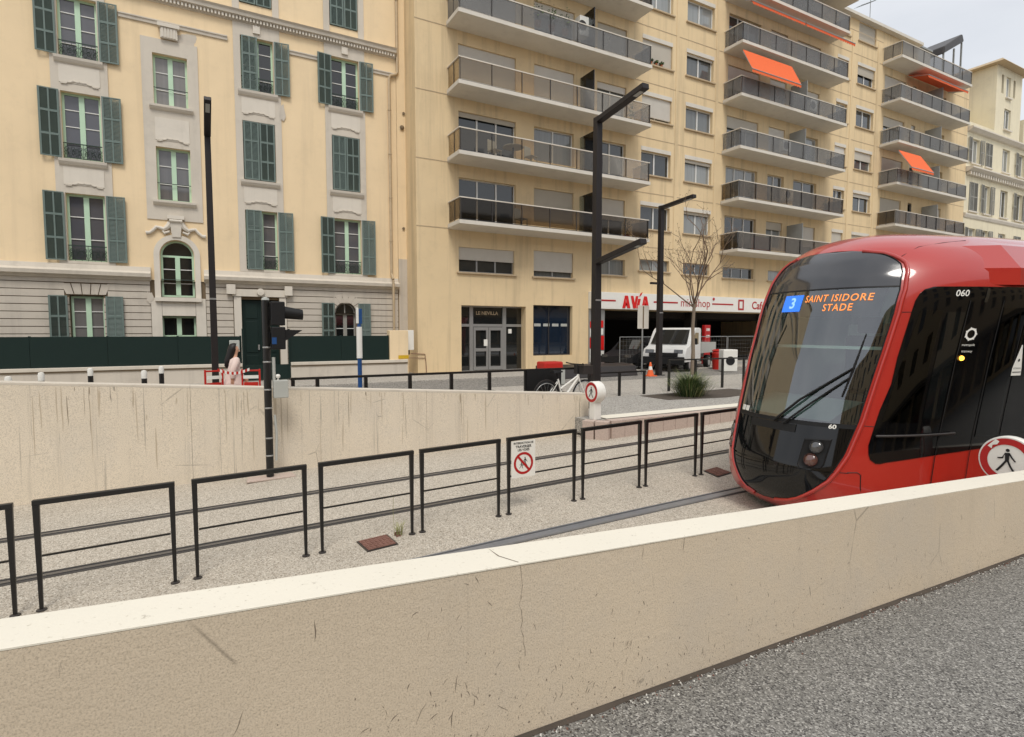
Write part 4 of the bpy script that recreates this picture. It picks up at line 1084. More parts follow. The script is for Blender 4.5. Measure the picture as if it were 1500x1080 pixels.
t = thing('gate_pier', 'cream rendered pier at the right end of the green hoarding', 'wall', (6.64, 21.92, 0))
MB().box(6.64, 7.4, 21.92, 22.3, .0, 1.85).build('body', M['old_wall'], t, t.location, bevel=.02)
MB().box(6.98, 7.40, 21.905, 21.919, .72, .86).build('plaque', M['yellow'], t, t.location)

# ================================================================== apartment block
AY = 22.5; AO = (30, AY, 0)
apt = thing('apartment_block', 'long cream apartment block with stacked glazed balconies and a filling station at street level', 'building', AO)
def ab(mb, name, mat, par=None, **k): return mb.build(name, mat, par or apt, AO, **k)
FL_ = [6.12+2.74*i for i in range(6)]       # undersides of the balcony slabs, first to sixth floor
AX0, AX1, ROOF = 8.0, 53.3, 22.0
stacks = [(9.40, 19.45), (25.8, 35.3), (41.2, 50.7)]
wcols = [(19.96, 21.98), (23.0, 25.02), (36.15, 37.35), (38.35, 40.35)]
aops = []; jobs = []
r_ = random.Random(21)
for fi, s_ in enumerate(FL_):
    fz = s_+.16
    for ci, (a, b) in enumerate(wcols):
        z0, z1 = fz+.80, fz+1.98
        if fi == 5 and ci == 2: z1 = z0+1.1
        aops.append((a, b, z0, z1)); jobs.append(('w', fi, ci, a, b, z0, z1))
    for si, (a, b) in enumerate(stacks):
        for k, (d0, d1, door) in enumerate(((.5, 3.28, 1), (4.22, 6.42, 0), (7.75, 9.55, 1)) if si == 0 else ((.35, 3.0, 1), (3.9, 5.4, 0), (6.3, 8.6, 1))):
            z0, z1 = fz+(.02 if door else .55), fz+2.06
            if si == 2 and fi == 5: continue
            aops.append((a+d0, a+d1, z0, z1)); jobs.append(('b', fi, si*3+k, a+d0, a+d1, z0, z1))
g0 = [(9.88, 12.6, 4.36, 5.42), (13.62, 15.82, 4.34, 5.52), (17.2, 19.0, 4.62, 5.4), (19.95, 22.0, 4.95, 5.52), (23.02, 25.04, 4.9, 5.52), (26.1, 28.7, 4.86, 5.46), (30, 32.4, 4.86, 5.46), (34, 36, 4.86, 5.46)]
for k, (a, b, z0, z1) in enumerate(g0): aops.append((a, b, z0, z1)); jobs.append(('g', 0, k, a, b, z0, z1))
DOOR = (9.98, 13.2, .02, 2.94, .45); SHOP = (13.6, 15.8, .68, 3.03, .3); GAS = (17.72, 36.5, .0, 2.9, 9.)
aops += [DOOR, SHOP, GAS]
low = [o for o in aops if not (o[0] > 46 and o[2] > 19.6)]
w_ = wall_open(AX0, 45.6, 0, ROOF, AY, [o for o in aops if o[0] < 45.6], .24, extra_z=())
w2 = [o for o in aops if o[0] >= 45.6 and o[3] < 19.9]
half = [o for o in aops if o[0] < 45.6 < o[1]]
wall_open(45.6, AX1, 0, 20.9, AY, w2, .24, mb=w_)
w_.quad((AX0,AY,0), (AX0,AY+1.31,0), (AX0,AY+1.31,ROOF), (AX0,AY,ROOF)); w_.quad((AX0,AY+1.4,0), (AX0,AY+12,0), (AX0,AY+12,ROOF), (AX0,AY+1.4,ROOF))
w_.quad((45.6,AY,20.9), (45.6,AY+8,20.9), (45.6,AY+8,ROOF), (45.6,AY,ROOF)); w_.quad((45.6,AY,20.9),(AX1,AY,20.9),(AX1,AY+8,20.9),(45.6,AY+8,20.9)); w_.quad((AX1,AY,0),(AX1,AY+12,0),(AX1,AY+12,20.9),(AX1,AY,20.9))
ab(w_, 'facade', M['apt_wall'])
for s_ in FL_+[ROOF-.75]:
    xs_ = [AX0]+[v for st in stacks for v in st]+[AX1]
    for a, b in zip(xs_[::2], xs_[1::2]): ab(MB().box(a, b, AY-.012, AY-.001, s_+.02, s_+.055), 'floor_joint', M['sill'])
for x in (22.35, 25.3, 37.75, 40.7): ab(MB().box(x-.1, x+.1, AY-.02, AY-.003, 6.0, ROOF-.8), 'pilaster', M['apt_wall'])
def apt_window(x0, x1, z0, z1, drop, kind, Y, frame='white_paint', lintel=True):
    f = MB(); t_ = .05
    f.box(x0, x0+t_, Y, Y+.06, z0, z1); f.box(x1-t_, x1, Y, Y+.06, z0, z1); f.box(x0+t_, x1-t_, Y, Y+.06, z1-t_, z1); f.box(x0+t_, x1-t_, Y, Y+.06, z0, z0+t_)
    n = 2 if x1-x0 < 2.4 else 3
    for k in range(1, n): x = x0+(x1-x0)*k/n; f.box(x-.035, x+.035, Y-.01, Y+.06, z0+t_, z1-t_)
    w = ab(f, 'window', M[frame])
    ab(MB().quad((x0+.02, Y+.03, z0+.02), (x1-.02, Y+.03, z0+.02), (x1-.02, Y+.03, z1-.02), (x0+.02, Y+.03, z1-.02)), 'pane', M['pane'], w)
    if drop > 0:
        h = (z1-z0)*drop; m_ = MB(); zz = z1; i = 0
        while zz > z1-h+.01:
            e = max(z1-h, zz-.07); m_.hexa([(x0+.01,Y-.08,e),(x1-.01,Y-.08,e),(x1-.01,Y-.065,e),(x0+.01,Y-.065,e),(x0+.01,Y-.092,zz-.004),(x1-.01,Y-.092,zz-.004),(x1-.01,Y-.065,zz-.004),(x0+.01,Y-.065,zz-.004)]); zz -= .07
        ab(m_, 'roller_shutter', M['roller'], w)
    if kind != 'door':
        ab(MB().box(x0-.1, x1+.1, AY-.10, AY+.18, z0-.075, z0-.003), 'sill', M['sill'], w, bevel=.01)
    if kind == 'w': ab(MB().box(x0-.02, x1+.02, AY-.014, AY-.001, z1+.003, z1+.2), 'lintel', M['slab'], w)
    return w
drops = {(0,0):0,(1,0):0,(2,0):.86,(3,0):1,(4,0):0,(0,1):.12,(1,1):.14,(2,1):0,(3,1):.1,(4,1):0,(5,1):.3}
for kd, fi, ci, a, b, z0, z1 in jobs:
    if kd == 'w': apt_window(a, b, z0, z1, drops.get((fi, ci), r_.choice([0, .1, .2, .45, 1, 1])), 'w', AY+.17)
    elif kd == 'g': apt_window(a, b, z0, z1, (.5, .78, 0, 0, 0, 0, 0, .3)[ci], 'g', AY+.15, 'alu')
    else:
        dp = {(0,0):0,(0,1):1,(0,2):.5,(1,0):.1,(1,1):0,(1,2):0,(2,0):1,(2,1):.95,(2,2):.15,(3,0):1,(3,1):.3,(3,2):.8}.get((fi, ci), r_.choice([0, 0, .15, .3, .6, 1]))
        apt_window(a, b, z0, z1, dp, 'door', AY+.17)
# balconies
def balcony(a, b, s_, si, fi):
    D = 1.22; Y1 = AY-D
    sl = MB(); sl.hexa([(a,Y1,s_+.06),(b,Y1,s_+.06),(b,AY,s_),(a,AY,s_),(a,Y1,s_+.17),(b,Y1,s_+.17),(b,AY,s_+.17),(a,AY,s_+.17)])
    sl.box(a-.02, b+.02, Y1-.03, Y1-.003, s_+.045, s_+.20); sl.box(a-.03, a-.003, Y1, AY-.02, s_+.045, s_+.20); sl.box(b+.003, b+.03, Y1, AY-.02, s_+.045, s_+.20)
    o = ab(sl, 'balcony', M['slab'])
    kind = 'glass_bal_grey' if (si == 0 and fi == 3) or (si > 0 and fi >= 2) else ('glass_bal_clear' if si == 0 and fi in (1, 2) else 'glass_bal_dark')
    z0, z1 = s_+.27, s_+1.08
    g = MB(); n = 7; w = (b-a-.1)/n
    for k in range(n): g.box(a+.05+k*w+.008, a+.05+(k+1)*w-.008, Y1+.03, Y1+.042, z0, z1)
    for x in (a+.03, b-.042):
        g.box(x, x+.012, Y1+.06, Y1+.60, z0, z1); g.box(x, x+.012, Y1+.62, AY-.05, z0, z1)
    ab(g, 'glass_panel', M[kind], o)
    h = MB(); h.box(a-.01, b+.01, Y1+.01, Y1+.065, z1+.003, z1+.045); h.box(a-.01, a+.06, Y1+.066, AY-.01, z1+.003, z1+.045); h.box(b-.06, b+.01, Y1+.066, AY-.01, z1+.003, z1+.045)
    ab(h, 'handrail', M['white_trim'], o)
    p = MB()
    for k in range(n+1): x = a+.05+k*w; p.box(x-.016, x+.016, Y1+.004, Y1+.028, s_+.172, z1)
    for x in (a+.03, b-.03): p.box(x-.012, x+.012, Y1+.58, Y1+.61, s_+.172, z1)
    p.box(a+.03, b-.03, Y1+.046, Y1+.07, s_+.225, s_+.25)
    ab(p, 'baluster', M['dark_metal'], o)
    return o
for si, (a, b) in enumerate(stacks):
    for fi, s_ in enumerate(FL_):
        if si == 0 and fi > 4: continue
        balcony(a, b, s_, si, fi)
        if r_.random() < .8 or si == 0:
            x = a+(6.75 if si == 0 else 5.8); ab(MB().box(x, x+.05, AY-1.05, AY-.02, s_+.18, s_+2.1), 'divider_screen', M['clear_glass'] if si == 0 else M['zinc'])
# awnings
def awning(x0, x1, zt_, out, drop, mat, Y=None):
    m_ = MB(); Y = AY-.1 if Y is None else Y
    m_.hexa([(x0,Y,zt_-.02),(x1,Y,zt_-.02),(x1,Y-out,zt_-drop-.02),(x0,Y-out,zt_-drop-.02),(x0,Y,zt_),(x1,Y,zt_),(x1,Y-out,zt_-drop),(x0,Y-out,zt_-drop)])
    n = int((x1-x0)/.22)
    for k in range(n):
        u0, u1 = x0+(x1-x0)*k/n, x0+(x1-x0)*(k+1)/n; um = (u0+u1)/2
        m_.poly([(u0,Y-out-.004,zt_-drop),(u1,Y-out-.004,zt_-drop),(u1,Y-out-.004,zt_-drop-.16),(um,Y-out-.004,zt_-drop-.22),(u0,Y-out-.004,zt_-drop-.16)])
    o = ab(m_, 'awning', M[mat])
    f = MB(); f.tube([(x0+.02,Y,zt_-.1),(x0+.02,Y-out,zt_-drop-.03)], .02, 6); f.tube([(x1-.02,Y,zt_-.1),(x1-.02,Y-out,zt_-drop-.03)], .02, 6); f.tube([(x0,Y-out,zt_-drop-.03),(x1,Y-out,zt_-drop-.03)], .03, 6)
    ab(f, 'arm', M['alu'], o)
awning(25.85, 29.95, FL_[4]-.30, .62, 1.2, 'orange_cloth', AY-1.2)
awning(25.9, 30.3, FL_[5]-.42, .5, .32, 'orange_dark', AY-1.2); awning(30.4, 35.1, FL_[5]-.42, .5, .32, 'orange_dark', AY-1.2)
awning(44.2, 49.8, FL_[5]-.06, 1.3, .42, 'orange_dark'); awning(41.3, 44.1, FL_[3]-.45, .85, 1.3, 'orange_cloth', AY-1.2)
# roof edge
m_ = MB(); m_.box(AX0-.2, 45.6, AY-.35, AY+12, ROOF, ROOF+.18); ab(m_, 'roof_slab', M['slab'])
m_ = MB(); m_.prism([(AX0-.1, AY-.15, ROOF+.182), (AX0-.1, AY+1.2, ROOF+1.2), (AX0-.1, AY+12, ROOF+1.2), (AX0-.1, AY+12, ROOF+.182)], (45.6-AX0, 0, 0)); ab(m_, 'roof', M['zinc'])
m_ = MB()
m_.box(26, 36, AY-1.3, AY+.0, ROOF-.02, ROOF+.16); ab(m_, 'roof_overhang', M['slab'])
# entrance
f = MB(); x0, x1, z0, z1 = DOOR[:4]; Y = AY+.40
for x in (10.62, 12.28): f.box(x-.09, x+.09, Y-.04, Y+.05, z0, z1)
f.box(x0, x1, Y-.02, Y+.05, 2.02, 2.14); f.box(x0, x1, Y-.02, Y+.05, z1-.06, z1); f.box(x0, x1, Y-.02, Y+.05, z0, z0+.06)
e = ab(f, 'entrance_frame', M['alu'])
ab(MB().quad((x0,Y+.02,z0),(x1,Y+.02,z0),(x1,Y+.02,z1),(x0,Y+.02,z1)), 'pane', M['pane_dark'], e)
for a in (10.72, 11.46):
    d = MB(); a1 = a+.72
    d.box(a, a+.1, Y-.06, Y-.021, .09, 2.0); d.box(a1-.1, a1, Y-.06, Y-.021, .09, 2.0); d.box(a+.1, a1-.1, Y-.06, Y-.021, 1.86, 2.0); d.box(a+.1, a1-.1, Y-.06, Y-.021, .09, .24); d.box(a+.1, a1-.1, Y-.06, Y-.021, .92, 1.06)
    dd = ab(d, 'door_leaf', M['alu'], e)
ab(MB().box(11.22, 11.40, Y-.07, Y-.062, 1.16, 1.45), 'notice', M['sign_white'], e)
ab(MB().box(12.5, 12.66, Y-.03, Y+.015, 1.72, 1.92), 'notice', M['sign_white'], e)
ab(text('LE NEVILLA', .22, face_S(11.42, Y+.012, 2.62), bold=.004), 'entrance_lettering', M['sill'], e)
ab(MB().box(x0, x1, AY+.02, AY+.4, -.02, .02), 'threshold', M['slab'], e)
f = MB(); x0, x1, z0, z1 = SHOP[:4]; Y = AY+.2; f.box(x0, x0+.05, Y, Y+.06, z0, z1); f.box(x1-.05, x1, Y, Y+.06, z0, z1); f.box(x0+.05, x1-.05, Y, Y+.06, z1-.05, z1); f.box(x0+.05, x1-.05, Y, Y+.06, z0, z0+.05); f.box(14.55, 14.6, Y, Y+.06, z0+.05, z1-.05)
e = ab(f, 'shop_window', M['dark_metal']); ab(MB().quad((x0+.02,Y+.03,z0+.02),(x1-.02,Y+.03,z0+.02),(x1-.02,Y+.03,z1-.02),(x0+.02,Y+.03,z1-.02)), 'pane', M['pane_blue'], e)
m_ = MB()
for k in range(4): m_.box(13.78+.5*k, 14.14+.5*k, Y+.02, Y+.028, 2.05, 2.18)
ab(m_, 'window_sticker', M['grey_box'], e)
# filling station: dark hall, fascia, lettering, pillars
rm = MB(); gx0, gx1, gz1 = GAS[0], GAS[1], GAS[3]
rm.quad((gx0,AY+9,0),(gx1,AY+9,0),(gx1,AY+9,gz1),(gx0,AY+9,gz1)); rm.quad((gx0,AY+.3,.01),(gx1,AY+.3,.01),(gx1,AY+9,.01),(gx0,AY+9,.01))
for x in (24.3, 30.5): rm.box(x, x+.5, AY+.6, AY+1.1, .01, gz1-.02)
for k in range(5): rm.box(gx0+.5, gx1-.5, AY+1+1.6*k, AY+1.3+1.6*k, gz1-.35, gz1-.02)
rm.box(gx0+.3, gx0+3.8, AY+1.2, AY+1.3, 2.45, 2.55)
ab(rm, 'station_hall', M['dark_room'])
fa = MB(); fa.box(16.72, 36.8, AY-.28, AY-.003, 2.92, 3.74); fas = ab(fa, 'station_fascia', M['sign_white'], bevel=.01)
FY = AY-.286
m_ = MB()
for a, b in ((16.74, 18.2), (20.7, 22.4), (25.0, 26.7), (29.9, 31.5)): m_.box(a, b, FY-.004, FY, 3.29, 3.37)
ab(m_, 'red_line', M['sign_red'], fas)
def glyph(polys, x, z, s_, mb):
    for p in polys: mb.prism([(x+u*s_, FY-.02, z+v*s_) for u, v in p], (0, .018, 0))
m_ = MB(); A_ = [[(0,0),(.30,0),(.36,.28),(.30,1.0),(.26,1.0)], [(.26,1.0),(.56,1.0),(.82,0),(.52,0),(.47,.22),(.36,.28),(.41,.6)], [(.33,.18),(.49,.18),(.47,.36),(.36,.36)]]
V_ = [[(0,1.0),(.28,1.0),(.42,.38),(.40,0),(.28,0)], [(.40,0),(.54,0),(.80,1.0),(.54,1.0),(.42,.38)]]
I_ = [[(0,0),(.26,0),(.46,.78),(.20,.78)], [(.30,.94),(.52,1.10),(.66,1.34),(.42,1.22)]]
x = 18.62; s_ = .62
glyph(A_, x, 2.98, s_, m_); glyph(V_, x+.86*s_, 2.98, s_, m_); glyph(I_, x+1.46*s_, 2.98, s_, m_); glyph(A_, x+2.02*s_, 2.98, s_, m_)
RL = M['sign_bright'] = plain('sign_bright', rgb(214, 26, 22), .4, .04)
ab(m_, 'brand_lettering', RL, fas)
ab(text('minishop', .62, face_S(23.72, FY-.003, 3.33), bold=.0), 'shop_lettering', M['sign_red'], fas)
m_ = text('Café', .62, face_S(28.85, FY-.003, 3.30), bold=.012)
F = face_S(27.35, FY-.003, 3.33)
for q in ([(-.24,-.3),(.24,-.3),(.24,-.2),(-.24,-.2)], [(-.24,.2),(.24,.2),(.24,.3),(-.24,.3)], [(-.24,-.2),(-.13,-.2),(-.13,.2),(-.24,.2)], [(.13,-.2),(.24,-.2),(.24,.2),(.13,.2)]): m_.poly([tuple(F @ Vector((u, v, 0))) for u, v in q])
ab(m_, 'cafe_lettering', M['sign_red'], fas)
m_ = MB(); m_.lathe([(.08,0),(.08,.02)], (25.1, FY-.02, 3.60), 16, axis='y'); ab(m_, 'round_mark', M['sign_red'], fas)
p = ab(MB().box(16.74, 17.7, AY-.06, AY-.003, .05, 2.9), 'pillar_panel', M['alu'])
m_ = MB()
for a, z0, z1 in ((16.8, 2.0, 2.3), (17.25, 2.0, 2.35), (17.3, .9, 1.6), (16.8, 1.0, 1.5)): m_.box(a, a+.36, AY-.075, AY-.062, z0, z1); ab(m_, 'red_poster', RL, p); m_ = MB()
m_ = MB()
for a, z0, z1 in ((16.8, 1.55, 1.95), (17.25, 1.65, 1.95), (16.8, .3, .95), (17.3, .3, .85)): m_.box(a, a+.36, AY-.075, AY-.062, z0, z1); ab(m_, 'white_poster', M['sign_white'], p); m_ = MB()
m_ = MB(); m_.box(7.5, 7.78, 22.35, 22.48, 1.05, 1.86)
t = thing('meter_box', 'white meter box on the corner between the two buildings', 'box', (7.64, 22.42, 1.05)); m_.build('cabinet', M['sign_white'], t, t.location, bevel=.01); MB().box(7.46, 7.6, 22.36, 22.47, .86, 1.04).build('cable_box', M['matt_black'], t, t.location)
m_ = MB(); m_.tube([(7.7,AY-.03,.9),(8.3,AY-.03,.86),(8.34,AY-.03,.5),(8.36,AY-.03,.05)], .016, 6); m_.tube([(7.4,AY-.03,.72),(8.32,AY-.03,.70)], .012, 6); ab(m_, 'cable', M['rust'])
m_ = MB(); m_.lathe([(.06,0),(.10,-.05),(.02,-.09)], (7.84, OY-.04, 10.4), 12, axis='y'); m_.lathe([(.05,0),(.06,-.04)], (7.92, OY-.04, 11.0), 10, axis='y'); m_.lathe([(.05,0),(.06,-.04)], (7.86, OY-.04, 6.2), 10, axis='y'); ob(m_, 'wall_vent', M['groove'])
# things standing on balconies
def ac_unit(x, z, label, w=.8, h=.6, d=.3, Y=None):
    Y = AY-.45 if Y is None else Y
    t = thing('air_conditioner', label, 'air conditioner', (x, Y, z)); 
    MB().box(-w/2, w/2, -d/2, d/2, .03, h).build('case', M['sign_white'], t, bevel=.02)
    m_ = MB(); m_.lathe([(.05,-.012),(.21,-.012),(.23,0)], (-.1, -d/2-.001, h*.52), 24, axis='y'); m_.build('fan_grille', M['dark_metal'], t)
FZ = [s_+.17 for s_ in FL_]
ac_unit(15.9, FZ[3]+.75, 'tall white box on the third-floor balcony behind the dark parapet', .5, .9, .4)
ac_unit(30.6, FZ[2]+.55, 'white unit behind the parapet on the middle balcony stack, third row', .7, .7)
ac_unit(44.6, FZ[0]+.5, 'white air conditioner on the lowest balcony of the right-hand stack', 1.0, .75)
ac_unit(33.0, FZ[3]+.55, 'white unit below the bright orange awning, right end of its balcony', .6, .7)
ac_unit(30.9, FZ[1]+.5, 'grey-white unit on the second balcony up of the middle stack', .8, .7)
t = thing('planter_box', 'terracotta box against the glass of the lowest balcony in the middle stack', 'planter', (28.0, AY-1.0, FZ[0])); MB().box(-.7, .7, -.12, .12, 0, .8).build('box', M['terracotta'], t, bevel=.02); MB().box(-.66, .66, -.09, .09, .801, .83).build('soil', M['soil'], t)
t = thing('balcony_table', 'round table behind the glass of the second balcony at left', 'table', (12.2, AY-.6, FZ[1])); 
m_ = MB(); m_.lathe([(.45,.70),(.46,.71),(.46,.73),(.45,.74)], (0,0,0), 20); m_.build('top', M['grey_box'], t); m_ = MB(); m_.tube([(0,0,.03),(0,0,.7)], .03, 8); m_.lathe([(.25,0),(.25,.03)], (0,0,0), 16); m_.build('pedestal', M['dark_metal'], t)
# potted plants on the top-left balcony and flower pots on a sill
rn = random.Random(11)
def potplant(x, Y, z, r, h, label, group=None):
    t = thing('potted_plant', label, 'plant', (x, Y, z), 0, group)
    MB().lathe([(r*.32,0),(r*.45,r*.6),(r*.42,r*.6)], (0,0,0), 12).build('pot', M['terracotta'], t)
    m_ = MB()
    for k in range(90):
        d = Vector((rn.gauss(0,.5), rn.gauss(0,.5), rn.uniform(.1,1))).normalized(); p = Vector((0,0,r*.6))+Vector((d.x*r, d.y*r, d.z*h))*rn.uniform(.3,1)
        u = Vector((rn.gauss(0,1),rn.gauss(0,1),rn.gauss(0,1))).normalized()*.05; v = u.cross(d).normalized()*.03
        m_.quad(tuple(p-u), tuple(p+v), tuple(p+u), tuple(p-v), rn.choice([0,1]))
    m_.build('foliage', [M['leaf'], M['leaf_dark']], t)
for i, x in enumerate((13.2, 13.9, 14.6)): potplant(x, AY-1.0, FZ[3]+.35, .35, .95, ['leftmost of three potted plants over the dark parapet of the top left balcony', 'middle of three potted plants over the dark parapet of the top left balcony', 'rightmost of three potted plants over the dark parapet of the top left balcony'][i], 'potted plants on the balcony')
for i, x in enumerate((20.5, 20.85, 21.2)): potplant(x, AY-.03, FZ[3]+.80, .16, .16, ['left', 'middle', 'right'][i]+' one of three small flower pots on the sill under the white roller shutter', 'flower pots on the sill')
for i, (x, f, r, h, lab) in enumerate(((27.2, 1, .3, .9, 'leafy potted plant, left end of the second balcony of the middle stack'), (34.2, 1, .35, .7, 'bushy potted plant at the right end of the second balcony of the middle stack'), (48.2, 0, .35, 1.0, 'tall potted plant on the lowest balcony of the right-hand stack'), (18.4, 0, .35, .8, 'bushy plant behind dark glass, right end of the lowest left balcony'), (18.6, 2, .3, .9, 'potted plant behind clear glass, right end of the third balcony at left'), (33.6, 4, .3, 1.0, 'potted plant on the fifth-floor balcony of the middle stack'))):
    potplant(x, AY-.8, FZ[f], r, h, lab)
def chair(x, f, lab):
    t = thing('balcony_chair', lab, 'chair', (x, AY-.6, FZ[f]), R(20))
    MB().box(-.22,.22,-.22,.22,.42,.46).build('seat', M['grey_box'], t, bevel=.01); MB().box(-.22,.22,.19,.22,.465,.92).build('backrest', M['grey_box'], t, bevel=.01)
    for sx in (-.19,.19):
        for sy in (-.19,.19): MB().box(sx-.015,sx+.015,sy-.015,sy+.015,0,.418).build('leg', M['grey_box'], t)
chair(11.3, 1, 'pale chair left of the round table on the second balcony at left'); chair(13.1, 1, 'pale chair right of the round table on the second balcony at left'); chair(12.6, 0, 'pale chair behind the dark glass of the lowest balcony at left'); chair(29.6, 1, 'pale chair on the second balcony of the middle stack')
t = thing('tv_antenna', 'thin television antenna on the roof of the apartment block', 'antenna', (41.6, 23.7, ROOF+1.0)); m_ = MB(); m_.tube([(0,0,0),(0,0,1.9)], .025, 6); m_.build('mast', M['zinc'], t); m_ = MB(); m_.tube([(-1.5,0,.9),(.6,0,1.9)], .02, 5)
for k in range(8): m_.tube([(-1.4+.26*k,-.3,.95+.124*k),(-1.4+.26*k,.3,.95+.124*k)], .012, 4)
m_.build('boom', M['zinc'], t)
t = thing('roof_pergola', 'dark tilted rooftop awning on a frame above the right-hand balconies', 'awning', (50.4, 23.6, 20.6)); 
m_ = MB(); m_.hexa([(-1.5,-1.2,1.7),(1.5,-1.2,3.3),(1.5,1.2,3.3),(-1.5,1.2,1.7),(-1.4,-1.2,2.3),(1.2,-1.2,3.8),(1.2,1.2,3.8),(-1.4,1.2,2.3)]); m_.build('canopy', M['dark_metal'], t, bevel=.1)
m_ = MB()
for x, z in ((-1.3,1.9),(.2,2.5),(1.3,3.2)):
    for y in (-1.1,1.1): m_.box(x-.05,x+.05,y-.05,y+.05,0,z)
m_.build('frame', M['zinc'], t)
t = thing('roof_hut', 'white rooftop stair housing at the end of the roof edge', 'building', (46.6, 23.3, 20.9)); MB().box(-.9,.9,-.7,1.5,.0,1.25).build('wall', M['white_trim'], t); MB().box(-1,1,-.8,1.6,1.253,1.36).build('roof', M['zinc'], t)

# ================================================================== cream building beyond
FO = (60, AY, 0)
fb_ = thing('cream_building', 'cream building with grey shutters and a roof tower beyond the apartment block', 'building', FO)
def fbd(mb, name, mat, par=None, **k): return mb.build(name, mat, par or fb_, FO, **k)
fx = [(54.1, 55.45), (56.5, 57.6), (59.5, 60.85), (62.4, 63.7), (66, 67.3), (69.5, 70.8)]
fz = [(.8, 2.6), (3.2, 5.0), (5.9, 7.7), (8.4, 10.1), (11.45, 13.7), (15.2, 17.1)]
fops = [(a, b, c, d) for a, b in fx for c, d in fz]
tow = [(58.75, 59.15, 21.5, 23.0), (59.6, 60.4, 21.3, 23.0), (60.9, 61.3, 21.5, 22.95), (59.5, 60.7, 18.7, 20.4)]
w_ = wall_open(53.35, 80, 0, 17.9, AY+.02, fops, .25); w_.quad((53.35,AY+.02,0),(53.35,AY+12,0),(53.35,AY+12,17.9),(53.35,AY+.02,17.9))
wall_open(57.9, 62.5, 17.9, 23.6, AY+.06, tow, .25, mb=w_)
w_.quad((57.9,AY+.06,17.9),(57.9,AY+3.2,17.9),(57.9,AY+3.2,23.6),(57.9,AY+.06,23.6)); w_.quad((62.5,AY+.06,17.9),(62.5,AY+3.2,17.9),(62.5,AY+3.2,23.6),(62.5,AY+.06,23.6))
w_.box(53.4, 57.85, AY+.3, AY+6, 17.95, 18.5); w_.box(54, 57.85, AY+2.2, AY+6, 18.5, 21.0); w_.box(64.5, 80, AY+.5, AY+6, 17.95, 20.5)
w_.box(53.4, 57.8, AY+.02, AY+.2, 17.91, 18.3)
fbd(w_, 'wall', M['far_wall_paint'])
m_ = MB()
for z, d in ((17.5, .38), (14.4, .5), (10.85, .14)):
    m_.prism([(53.35, AY+.019, z), (53.35, AY-d*.4, z+.04), (53.35, AY-d, z+.24), (53.35, AY-d, z+.34), (53.35, AY+.019, z+.4)], (26, 0, 0))
x = 53.5
while x < 79: m_.box(x, x+.16, AY-.3, AY+.0, 14.15, 14.42); x += .42
fbd(m_, 'cornice', M['white_trim'])
m_ = MB(); m_.hexa([(57.3,AY-.6,23.62),(63.1,AY-.6,23.62),(63.1,AY+3.8,23.62),(57.3,AY+3.8,23.62),(57.5,AY-.4,23.85),(62.9,AY-.4,23.85),(62.9,AY+3.6,23.85),(57.5,AY+3.6,23.85)])
m_.box(53.6, 58, AY+2.0, AY+6.3, 21.02, 21.2); m_.box(54.4, 57.2, AY+3.4, AY+6.2, 21.2, 23.6); m_.box(54.1, 57.6, AY+3.1, AY+6.5, 23.6, 23.8)
fbd(m_, 'roof', M['sill'])
for a, b, c, d in fops+tow:
    f = MB(); Y = AY+.2; f.box(a, a+.08, Y, Y+.06, c, d); f.box(b-.08, b, Y, Y+.06, c, d); f.box(a+.08, b-.08, Y, Y+.06, d-.08, d); f.box((a+b)/2-.05, (a+b)/2+.05, Y-.01, Y+.06, c, d-.08)
    if b-a > .6:
        w = fbd(f, 'window', M['white_paint']); fbd(MB().quad((a,Y+.03,c),(b,Y+.03,c),(b,Y+.03,d),(a,Y+.03,d)), 'pane', M['pane'], w)
        fbd(MB().box(a-.1, b+.1, AY-.1, AY+.1, c-.1, c-.003), 'sill', M['white_trim'], w)
    else: fbd(MB().quad((a,Y+.03,c),(b,Y+.03,c),(b,Y+.03,d),(a,Y+.03,d)), 'pane', M['pane_dark'])
for i, (a, b) in enumerate(fx):
    for j, (c, d) in enumerate(fz):
        st = (i*3+j*5) % 4
        if i == 2: continue
        w = (b-a)/2
        if st == 0:
            for k, hg in ((a+.01, 'R'), (b-.01, 'L')): shutter(fb_, FO, k, AY-.02, c, w-.02, d-c, 0, hg, 'shutter_grey', rows=(.5,.5), cols_=1)
        else:
            for k, hg in ((a-.03, 'L'), (b+.03, 'R')): shutter(fb_, FO, k, AY-.05, c, .58, d-c, .08, hg, 'shutter_grey', rows=(.5,.5), cols_=1)
